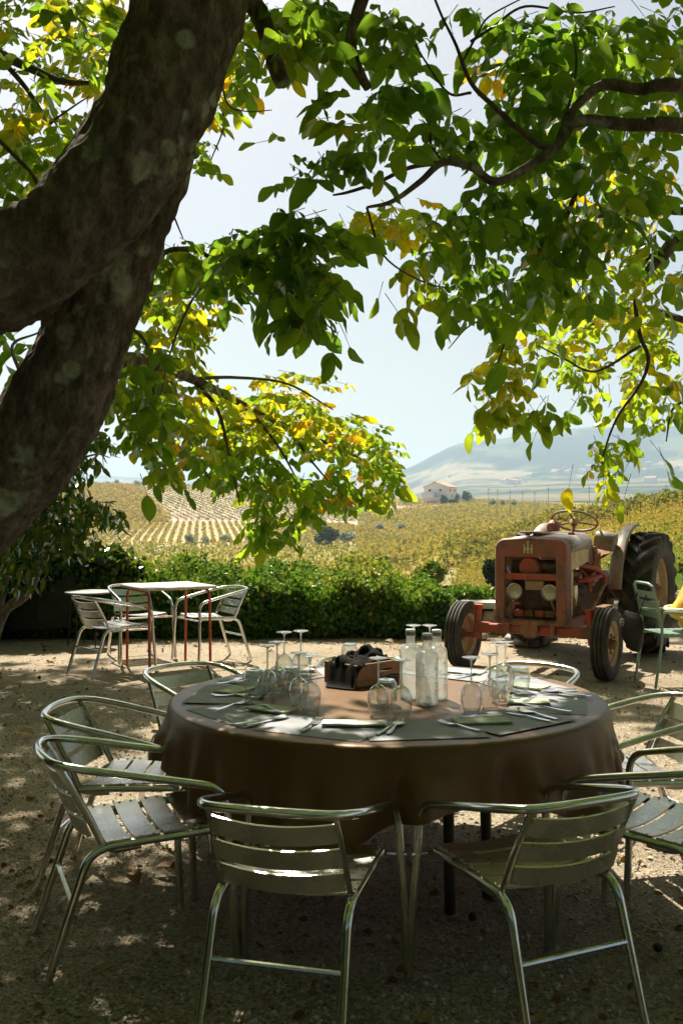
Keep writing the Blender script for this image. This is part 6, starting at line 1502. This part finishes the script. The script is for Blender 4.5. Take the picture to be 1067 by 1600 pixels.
# chassis
b = MB(); b.box((0, -.0, .405), (1.08, .085, .085), None, .008); bd(b, 'front_axle', 'tractor_bright_red')
b = MB(); b.lathe([(.001, -.05), (.085, -.05), (.085, .06), (.001, .06)], 20, Matrix.Translation((0, .03, .42)) @ Matrix.Rotation(R(-90), 4, 'X')); bd(b, 'axle_pivot', 'rust')
for s_ in (-1, 1):
    b = MB(); b.tube([(s_ * .565, 0, .30), (s_ * .545, 0, .60)], .036, 14); b.tube([(s_ * .545, 0, .59), (s_ * .543, 0, .625)], .045, 14); b.tube([(s_ * .56, 0, .325), (s_ * .69, 0, .325)], .026, 12); b.box((s_ * .50, 0, .405), (.16, .10, .10), None, .012); bd(b, 'kingpin', 'tractor_bright_red')
    b = MB(); b.box((s_ * .22, -.55, .43), (.05, 1.3, .11), None, .01); bd(b, 'side_rail', 'tractor_red')
b = MB(); b.box((0, -.60, .72), (.30, .95, .42), None, .03); b.box((0, -.60, .96), (.24, .8, .10), None, .02); b.box((0, -1.45, .62), (.36, 1.1, .42), None, .05)
b.tube([(-.70, -1.9, .655), (.70, -1.9, .655)], .105, 16); b.box((0, -1.9, .66), (.46, .40, .44), None, .06); bd(b, 'engine_block', 'engine_dark')
rr = random.Random(12)
for k in range(4): b = MB(); b.lathe([(.001, .03), (.028, .028), (.034, 0), (.034, -.02)], 14, Matrix.Translation((-.165, -.34 - k * .17, .80)) @ Matrix.Rotation(R(-90), 4, 'Y')); bd(b, 'injector', 'rust')
for (p, q, r_, m_) in [((-.18, -.30, .92), (-.20, -.78, .90), .028, 'rust'), ((-.19, -.26, .84), (-.22, -.50, .62), .014, 'engine_dark'), ((-.20, -.42, .90), (-.25, -.46, .60), .010, 'chrome_worn'), ((-.22, -.55, .86), (-.23, -.70, .60), .012, 'rust'), ((-.2, -.2, .72), (-.24, -.45, .55), .018, 'engine_dark'), ((-.23, -.36, .73), (-.26, -.36, .60), .035, 'rust'), ((-.22, -.62, .74), (-.22, -.80, .74), .05, 'engine_dark'), ((-.2, -.85, .95), (-.26, -1.0, .70), .016, 'tractor_bright_red')]:
    b = MB(); m3 = (Vector(p) + Vector(q)) / 2 + Vector((-.03, 0, rr.uniform(-.03, .03))); b.tube(spline([p, m3, q], 5), r_, 10); bd(b, 'engine_pipe', m_)
for k in range(9):
    b = MB(); p = Vector((-.19, -.28 - rr.random() * .6, .58 + rr.random() * .34)); b.box(p, (rr.uniform(.03, .08), rr.uniform(.04, .12), rr.uniform(.03, .1)), None, .008); bd(b, 'engine_fitting', rr.choice(['rust', 'engine_dark', 'engine_dark', 'tractor_red', 'chrome_worn']))
b = MB(); b.lathe([(.001, -.09), (.05, -.085), (.055, 0), (.05, .07), (.02, .08), (.001, .08)], 18, Matrix.Translation((-.25, -.44, .74))); bd(b, 'fuel_filter', 'chrome_worn')
# steering links on the visible side
b = MB(); b.tube([(-.50, -.03, .50), (-.42, -.95, .80)], .020, 10); b.lathe([(.001, -.03), (.03, -.03), (.034, .02), (.001, .03)], 12, Matrix.Translation((-.42, -.95, .81))); bd(b, 'drag_link', 'rust')
b = MB(); b.tube(spline([(-.28, -.55, 1.0), (-.40, -.72, .96), (-.44, -.90, .88), (-.42, -.95, .80)], 4), .022, 10); bd(b, 'steering_arm', 'tractor_bright_red')
b = MB(); b.tube(spline([(-.24, -.62, .84), (-.36, -.70, .86), (-.42, -.82, .89)], 4), .026, 10); bd(b, 'steering_arm', 'tractor_bright_red')
b = MB(); b.box((-.36, -.85, .545), (.10, .9, .03), None, .005); bd(b, 'foot_board', 'rust')
b = MB(); b.box((-.27, -1.0, 1.02), (.17, .17, .22), None, .03); b.lathe([(.001, .06), (.05, .05), (.06, 0)], 14, Matrix.Translation((-.30, -.93, 1.12))); bd(b, 'battery_box', 'rust')
b = MB(); b.box((-.24, -1.02, .84), (.12, .12, .14), None, .02); bd(b, 'pump', 'tractor_bright_red')
# controls
b = MB(); b.box((0, -.98, 1.16), (.50, .14, .30), None, .03); bd(b, 'dashboard', 'tractor_red')
sw = Vector((-.02, -1.27, 1.425)); ax = Vector((0, -math.sin(R(27)), math.cos(R(27))))
b = MB(); b.tube([sw - ax * .42 + Vector((0, .10, 0)), sw - ax * .02], .018, 10); bd(b, 'steering_column', 'rust')
Mw = Matrix.Translation(sw) @ ax.to_track_quat('Z', 'Y').to_matrix().to_4x4()
b = MB(); ring = [Mw @ Vector((.235 * math.cos(a / 40 * math.tau), .235 * math.sin(a / 40 * math.tau), 0)) for a in range(41)]; b.tube(ring, .0125, 10, False); o = bd(b, 'steering_wheel', 'fender_grey')
for a in (90, 205, 335): MB().tube([Mw @ Vector((0, 0, -.01)), Mw @ Vector((.23 * math.cos(R(a)), .23 * math.sin(R(a)), 0))], .009, 8).build('spoke', 'rust', o)
b = MB(); b.lathe([(.001, .03), (.035, .025), (.045, 0), (.04, -.04), (.001, -.045)], 20, Mw); b.build('hub', 'wheel_cream', o)
b = MB(); b.lathe([(.001, .07), (.04, .06), (.066, .025), (.07, -.015), (.058, -.055), (.001, -.065)], 22, Matrix.Translation((.17, -1.15, 1.37)) @ Matrix.Rotation(R(70), 4, 'X')); b.tube([(.17, -1.15, 1.34), (.15, -1.1, 1.2)], .02, 8); bd(b, 'work_lamp', 'tractor_red')
b = MB(); b.lathe([(.001, .1), (.09, .1), (.10, .06), (.10, -.08), (.09, -.1), (.001, -.1)], 22, Matrix.Translation((-.34, -1.30, 1.22)) @ Matrix.Rotation(R(80), 4, 'Y')); bd(b, 'tool_canister', 'fender_grey')
b = MB(); vs = []; fs = []
for i in range(9):
    for j in range(9): u, v = i / 8 - .5, j / 8 - .5; vs.append((u * .44, -1.85 + v * .36, .98 + .35 * (u * u) + .5 * max(0, -v) ** 2))
for i in range(8):
    for j in range(8): a_ = i * 9 + j; fs.append((a_, a_ + 9, a_ + 10, a_ + 1))
b.add(vs, fs); o = bd(b, 'seat', 'rust'); md = o.modifiers.new('t', 'SOLIDIFY'); md.thickness = .01
b = MB(); b.box((0, -1.8, .9), (.06, .3, .2)); bd(b, 'seat_support', 'rust')

# grey sack of rubble below the tractor
def blob(name, c, r_, m, seed, label, cat, amp=.25):
    b = MB(); n = 18; vs = []; fs = []
    for i in range(n + 1):
        for j in range(24):
            th, ph = math.pi * i / n, math.tau * j / 24; v = Vector((math.sin(th) * math.cos(ph), math.sin(th) * math.sin(ph), math.cos(th)))
            k = 1 + amp * mnoise.noise(v * 1.7 + Vector((seed, 0, 0))) + amp * .5 * mnoise.noise(v * 4 + Vector((0, seed, 0)))
            vs.append((v.x * r_[0] * k, v.y * r_[1] * k, max(-r_[2] * .82, v.z * r_[2] * k)))
    for i in range(n):
        for j in range(24): fs.append((i * 24 + j, (i + 1) * 24 + j, (i + 1) * 24 + (j + 1) % 24, i * 24 + (j + 1) % 24))
    b.add(vs, fs); o = b.build(name, m, None, True, angle=60); o.location = (c[0], c[1], r_[2] * .80); return tag(o, label, cat)
blob('sack', gp(828, 1009), (.25, .18, .12), 'sack', 2.0, 'grey lumpy sack lying on the gravel under the tractor', 'sack', .35)
blob('boulder', gp(748, 999), (.12, .10, .06), 'stone', 5.0, 'small pale stone at the foot of the wall left of the tractor', 'stone')

# ------------------------------------------------------------------ green garden chair, bag, person
GC = empty('garden_chair', (2.93, 8.80, 0), R(-80), 'sage green slatted metal garden chair beside the big rear tyre', 'chair')
for sx in (-1, 1):
    MB().tube(fillet([(sx * .19, -.27, 0), (sx * .185, -.20, .45), (sx * .175, -.215, .60), (sx * .17, -.285, .875)], [.1, .1], 5), .0125, 10).build('rear_leg', 'sage_paint', GC)
    MB().tube([(sx * .20, .24, 0), (sx * .19, .20, .45)], .0125, 10).build('leg', 'sage_paint', GC)
    MB().tube(fillet([(sx * .19, .20, .44), (sx * .205, .18, .64), (sx * .20, -.20, .655)], [.05], 5), .010, 8).build('armrest', 'sage_paint', GC)
    MB().box((sx * .185, 0, .45), (.022, .42, .025)).build('seat_rail', 'sage_paint', GC, False)
MB().tube(fillet([(-.17, -.285, .872), (-.12, -.30, .90), (.12, -.30, .90), (.17, -.285, .872)], [.04, .04], 4), .0125, 10).build('top_rail', 'sage_paint', GC)
for z, y in ((.80, -.268), (.715, -.247), (.63, -.226)):
    b = MB(); vs = []; n = 8
    for i in range(n + 1):
        t = -1 + 2 * i / n; yy = y - .02 * (1 - t * t)
        for (dy, dz) in ((-.003, -.03), (-.003, .03), (.004, .03), (.004, -.03)): vs.append((t * .172, yy + dy - dz * .25, z + dz))
    fs = [(i * 4 + k, i * 4 + (k + 1) % 4, (i + 1) * 4 + (k + 1) % 4, (i + 1) * 4 + k) for i in range(n) for k in range(4)] + [(3, 2, 1, 0), (n * 4, n * 4 + 1, n * 4 + 2, n * 4 + 3)]
    b.add(vs, fs); b.build('backrest_slat', 'sage_paint', GC)
for k in range(7): MB().box((0, -.18 + k * .06, .465), (.38, .045, .008)).build('seat_slat', 'sage_paint', GC, False)
bag = empty('handbag', tuple(GC.location + Vector((-.37, -.03, .30))), R(-80), 'black cloth bag with a white lace trim hanging behind the green chair', 'bag')
b = MB(); vs = []; fs = []; n = 14
for i in range(n + 1):
    t = i / n; z = .30 * (1 - t) + .02; w_ = .155 * (math.sin(math.pi * (.25 + .62 * t)) ** .5); d_ = .085 * math.sin(math.pi * (.12 + .8 * t)) ** .6
    for j in range(20): a = j / 20 * math.tau; k = 1 + .08 * math.sin(3 * a + 5 * t); vs.append((w_ * math.cos(a) * k, d_ * math.sin(a) * k, z - .02 * math.cos(a)))
for i in range(n):
    for j in range(20): fs.append((i * 20 + j, (i + 1) * 20 + j, (i + 1) * 20 + (j + 1) % 20, i * 20 + (j + 1) % 20))
fs += [tuple(range(20)), tuple(n * 20 + j for j in range(20))[::-1]]
b.add(vs, fs); b.build('body', 'black_fabric', bag, True, angle=70)
b = MB(); rr = random.Random(3)
for k in range(26):
    a = math.pi * .9 + k / 26 * 2.0; t = .12 + rr.random() * .2; p = Vector((.135 * math.cos(a), .07 * math.sin(a) - .012, .32 - .30 * t)); q = [p + Vector((rr.uniform(-.02, .02), rr.uniform(-.01, .01), rr.uniform(-.02, .02))) for _ in range(3)]; b.tube([p] + q, .0035, 4)
b.build('lace_trim', 'lace', bag)
for s_ in (-1, 1): MB().tube(spline([(s_ * .1, 0, .30), (s_ * .09, .05, .42), (s_ * .10, .10, .52), (s_ * .12, .085, .44)], 5), .006, 6).build('strap', 'black_fabric', bag)
# person (local +Y is where she faces), seated, leaning forward
PER = empty('person', (3.02, 8.82, 0), R(-80), 'person with long blond hair in a yellow top, seated at the right frame edge', 'person')
def skin_body(name, verts, edges, radii, m, par, sub=2, root=0):
    me = bpy.data.meshes.new(name); me.from_pydata([Vector(v) for v in verts], edges, []); me.materials.append(MATS[m]); o = bpy.data.objects.new(name, me); COL.objects.link(o)
    md = o.modifiers.new('skin', 'SKIN'); md.use_smooth_shade = True
    for i, r_ in enumerate(radii):
        s_ = me.skin_vertices[0].data[i]; s_.radius = r_ if isinstance(r_, tuple) else (r_, r_); s_.use_root = (i == root)
    sb = o.modifiers.new('sub', 'SUBSURF'); sb.levels = sub; sb.render_levels = sub; o.parent = par
    return o
V_ = [(0, .06, .56), (0, .10, .68), (0, .17, .83), (0, .25, .96), (0, .29, 1.04), (0, .33, 1.10), (0, .37, 1.16), (0, .39, 1.24),
      (.16, .25, .96), (.21, .36, .77), (.15, .53, .67), (.12, .60, .66), (-.16, .25, .96), (-.21, .36, .77), (-.15, .53, .67), (-.12, .60, .66),
      (.09, .10, .55), (.10, .48, .53), (.10, .50, .30), (.10, .47, .09), (.10, .60, .04), (-.09, .10, .55), (-.10, .48, .53), (-.10, .50, .30), (-.10, .47, .09), (-.10, .60, .04)]
E_ = [(0, 1), (1, 2), (2, 3), (3, 4), (4, 5), (5, 6), (6, 7), (3, 8), (8, 9), (9, 10), (10, 11), (3, 12), (12, 13), (13, 14), (14, 15), (0, 16), (16, 17), (17, 18), (18, 19), (19, 20), (0, 21), (21, 22), (22, 23), (23, 24), (24, 25)]
R_ = [(.15, .11), (.12, .095), (.13, .10), (.13, .09), .05, .05, (.075, .085), (.07, .08), .055, .042, .03, .025, .055, .042, .03, .025, .085, .062, .055, .038, .035, .085, .062, .055, .038, .035]
skin_body('body', V_, E_, R_, 'skin', PER)
for s_ in (-1, 1):      # hands: palm, four fingers and a thumb
    hv = [(s_ * .12, .60, .66), (s_ * .11, .65, .655)]; he = [(0, 1)]; hr = [.020, .024]
    for f in range(4):
        bx = s_ * (.085 + .018 * f); L = (.055, .068, .064, .050)[f]; i0 = len(hv); hv += [(bx, .68, .655), (bx, .68 + L * .6, .650), (bx, .68 + L, .630)]; he += [(1, i0), (i0, i0 + 1), (i0 + 1, i0 + 2)]; hr += [.0095, .0085, .007]
    i0 = len(hv); hv += [(s_ * .075, .635, .66), (s_ * .055, .665, .655)]; he += [(1, i0), (i0, i0 + 1)]; hr += [.010, .008]
    skin_body('hand', hv, he, hr, 'skin', PER, 2)
TV = [(0, -.02, .54), (0, .03, .66), (0, .13, .82), (0, .23, .965), (.165, .24, .955), (.215, .35, .78), (.19, .44, .72), (-.165, .24, .955), (-.215, .35, .78), (-.19, .44, .72)]
tx = bpy.data.textures.new('fabric_folds', 'CLOUDS'); tx.noise_scale = .09
o = skin_body('top', TV, [(0, 1), (1, 2), (2, 3), (3, 4), (4, 5), (5, 6), (3, 7), (7, 8), (8, 9)], [(.17, .15), (.15, .13), (.14, .12), (.13, .10), .075, .072, .062, .075, .072, .062], 'yellow_fabric', PER)
o = skin_body('skirt', [(0, -.03, .535), (0, .20, .57), (0, .42, .57), (0, .52, .50), (0, .55, .28)], [(0, 1), (1, 2), (2, 3), (3, 4)], [(.17, .11), (.18, .10), (.19, .10), (.18, .10), (.19, .14)], 'yellow_fabric', PER)
for o_ in [c_ for c_ in PER.children if c_.name.startswith(('top', 'skirt'))]:
    md = o_.modifiers.new('folds', 'DISPLACE'); md.texture = tx; md.strength = .07; md.mid_level = .5
b = MB(); b.tube(spline([(-.16, .02, .67), (-.15, -.08, .66), (0, -.13, .655), (.15, -.08, .66), (.16, .02, .67)], 5), .022, 8); b.tube(spline([(.17, .10, .70), (.18, -.02, .655), (.17, -.11, .60)], 4), .010, 6); b.build('pale_sash', 'pale_trim', PER)
b = MB(); hc = Vector((0, .36, 1.22))
for k in range(150):
    a = rnd.uniform(-2.6, 2.6); a0 = -math.pi / 2 + a * .62; st_ = hc + Vector((.078 * math.cos(a0) * .9, .085 * math.sin(a0), rnd.uniform(.02, .10)))
    L = rnd.uniform(.34, .48); q = [st_, st_ + Vector((.02 * math.cos(a0), -.045, -.09)), st_ + Vector((.035 * math.cos(a0) + rnd.uniform(-.02, .02), -.12 + rnd.uniform(-.02, .02), -L * .55)), st_ + Vector((.05 * math.cos(a0) + rnd.uniform(-.03, .03), -.19 + rnd.uniform(-.04, .04), -L))]
    b.tube(spline(q, 4), interp([.012, .012, .009, .002], 13), 5)
b.lathe([(.001, .105), (.05, .095), (.085, .05), (.09, .0), (.08, -.04)], 20, Matrix.Translation(hc + Vector((0, -.015, .02))) @ Matrix.Rotation(R(28), 4, 'X')); b.build('hair', 'blond_hair', PER)
b = MB(); b.lathe([(.001, -.02), (.008, -.015), (.010, 0), (.004, .03)], 10, Matrix.Translation((0, .465, 1.20)) @ Matrix.Rotation(R(-15), 4, 'X')); b.build('nose', 'skin', PER)
for s_ in (-1, 1): b = MB(); b.lathe([(.001, .005), (.008, .003), (.011, -.002)], 12, Matrix.Translation((s_ * .03, .455, 1.235)) @ Matrix.Rotation(R(-90), 4, 'X')); b.build('eye', 'window_dark', PER)
b = MB(); b.tube([(-.022, .452, 1.165), (0, .460, 1.163), (.022, .452, 1.165)], .005, 6); b.build('mouth', 'tractor_cream', PER)

# ------------------------------------------------------------------ fallen leaves, walnuts, twigs
Vt, Ft, UVt = leaf_template(4, .6, 'obovate', .5, .35)
fl = []
spots = [(240, 1365, .13), (205, 1370, .10), (648, 993, .30), (560, 992, .22), (160, 1050, .10), (72, 1040, .10), (240, 1137, .12), (28, 1150, .12), (20, 1108, .1), (68, 1012, .08), (505, 1475, .05), (905, 1285, .08), (1030, 1330, .07), (965, 1315, .06), (730, 1360, .07), (455, 1480, .05), (300, 1010, .09), (430, 1005, .12), (700, 1010, .12), (890, 1080, .10), (905, 1105, .09), (740, 1310, .07), (140, 1180, .09), (50, 1250, .08), (600, 1005, .14), (90, 1120, .08)]
protos = []
for k in range(4):
    o = mesh_np('fallen_leaf', Vt, Ft, 'dry_leaf', None, False, np.full(len(Vt), .25 + .22 * k), UVt, True); protos.append(o.data); bpy.data.objects.remove(o)
for k, (px, py, s_) in enumerate(spots):
    p = gp(px, py); o = bpy.data.objects.new('fallen_leaf', protos[k % 4]); COL.objects.link(o)
    o.location = p + Vector((0, 0, .02 * (s_ / .1))); o.scale = (s_,) * 3; o.rotation_euler = (rnd.uniform(-.4, .4), rnd.uniform(-.5, .5), rnd.uniform(0, 6.28))
    lab = {0: 'curled tan leaf on the gravel under the lowest left chair', 1: 'flat tan leaf beside the curled one under the lowest left chair', 2: 'large curled brown leaf standing at the foot of the hedge', 3: 'brown dry leaf lying against the middle of the hedge'}.get(k, 'small dry brown leaf fallen on the terrace gravel')
    tag(o, lab, 'leaf', 'dry leaves fallen on the terrace')
n = 1900; d = 2.8 + 9.3 * rng.random(n); a = (rng.random(n) - .5) * .8; P = np.c_[a * d, d, .004 + .008 * rng.random(n)]
nb_ = 500; P = np.r_[P, np.c_[rng.uniform(-5, 3.2, nb_), 11.85 + .25 * rng.normal(size=nb_), .01 + .01 * rng.random(nb_)]]; n = len(P)
tag(scatter_leaves('leaf_litter', P, frames(rdir(n) * np.array([1, 1, .2]), rdir(n, 2.5)), .015 + .03 * rng.random(n), rng.random(n), T_HEDGE, 'dry_leaf'), 'scattered bits of dry leaf litter on the gravel', 'leaf litter', kind='stuff')
pw = None
for k, (px, py, l) in enumerate([(1027, 1487, 'dark walnut husk on the gravel at the lower right'), (738, 1438, 'dark walnut husk between the legs of the right front chair'), (62, 1061, 'dark walnut husk on the gravel left of the small chair'), (70, 1018, 'dark walnut husk near the side table legs')]):
    p = gp(px, py)
    if pw is None:
        b = MB(); b.lathe([(.001, -.02), (.012, -.018), (.02, -.008), (.022, 0), (.020, .010), (.012, .019), (.001, .021)], 14); pw = b.build('walnut', 'black_fabric', None, True); o = pw
    else: o = bpy.data.objects.new('walnut', pw.data); COL.objects.link(o)
    o.scale = (.75, .75, .75); o.location = p + Vector((0, 0, .014)); tag(o, l, 'walnut', 'walnut husks on the gravel')
b = MB(); b.tube([gp(50, 1000) + Vector((0, 0, .01)), gp(72, 975, .18)], .006, 5); b.tube([gp(72, 999), gp(78, 958, .32)], .006, 5)
r = empty('cane', tuple(gp(60, 1000)), 0, 'two orange brown canes leaning in the dark shrub left of the side table', 'cane'); o = b.build('stick', 'rust', r, True, True)

# tall unseen hedge behind and left of the camera, added to darken the foreground
r = empty('shade_hedge', (0, -7, 0), 0, 'tall unseen hedge added behind and left of the camera to darken the foreground', 'hedge')
MB().box((0, -8.4, 2.3), (26, 2.0, 4.6)).build('core', 'dark_core', r, False, True)
MB().box((-10.5, 0, 2.3), (1.5, 16, 4.6)).build('core', 'dark_core', r, False, True)
n = 22000; P = np.c_[rng.uniform(-13, 13, n), -7.35 + .12 * rng.normal(size=n), rng.uniform(0, 5, n)]
k = n // 3; P[:k] = np.c_[-9.7 + .1 * rng.normal(size=k), rng.uniform(-8, 8, k), rng.uniform(0, 5, k)]
o = scatter_leaves('foliage', P, frames(rdir(n, -.6), rdir(n, .8)), .12 + .1 * rng.random(n), .1 + .6 * rng.random(n), T_HEDGE, 'shrub_leaf', r, True); o['kind'] = 'stuff'
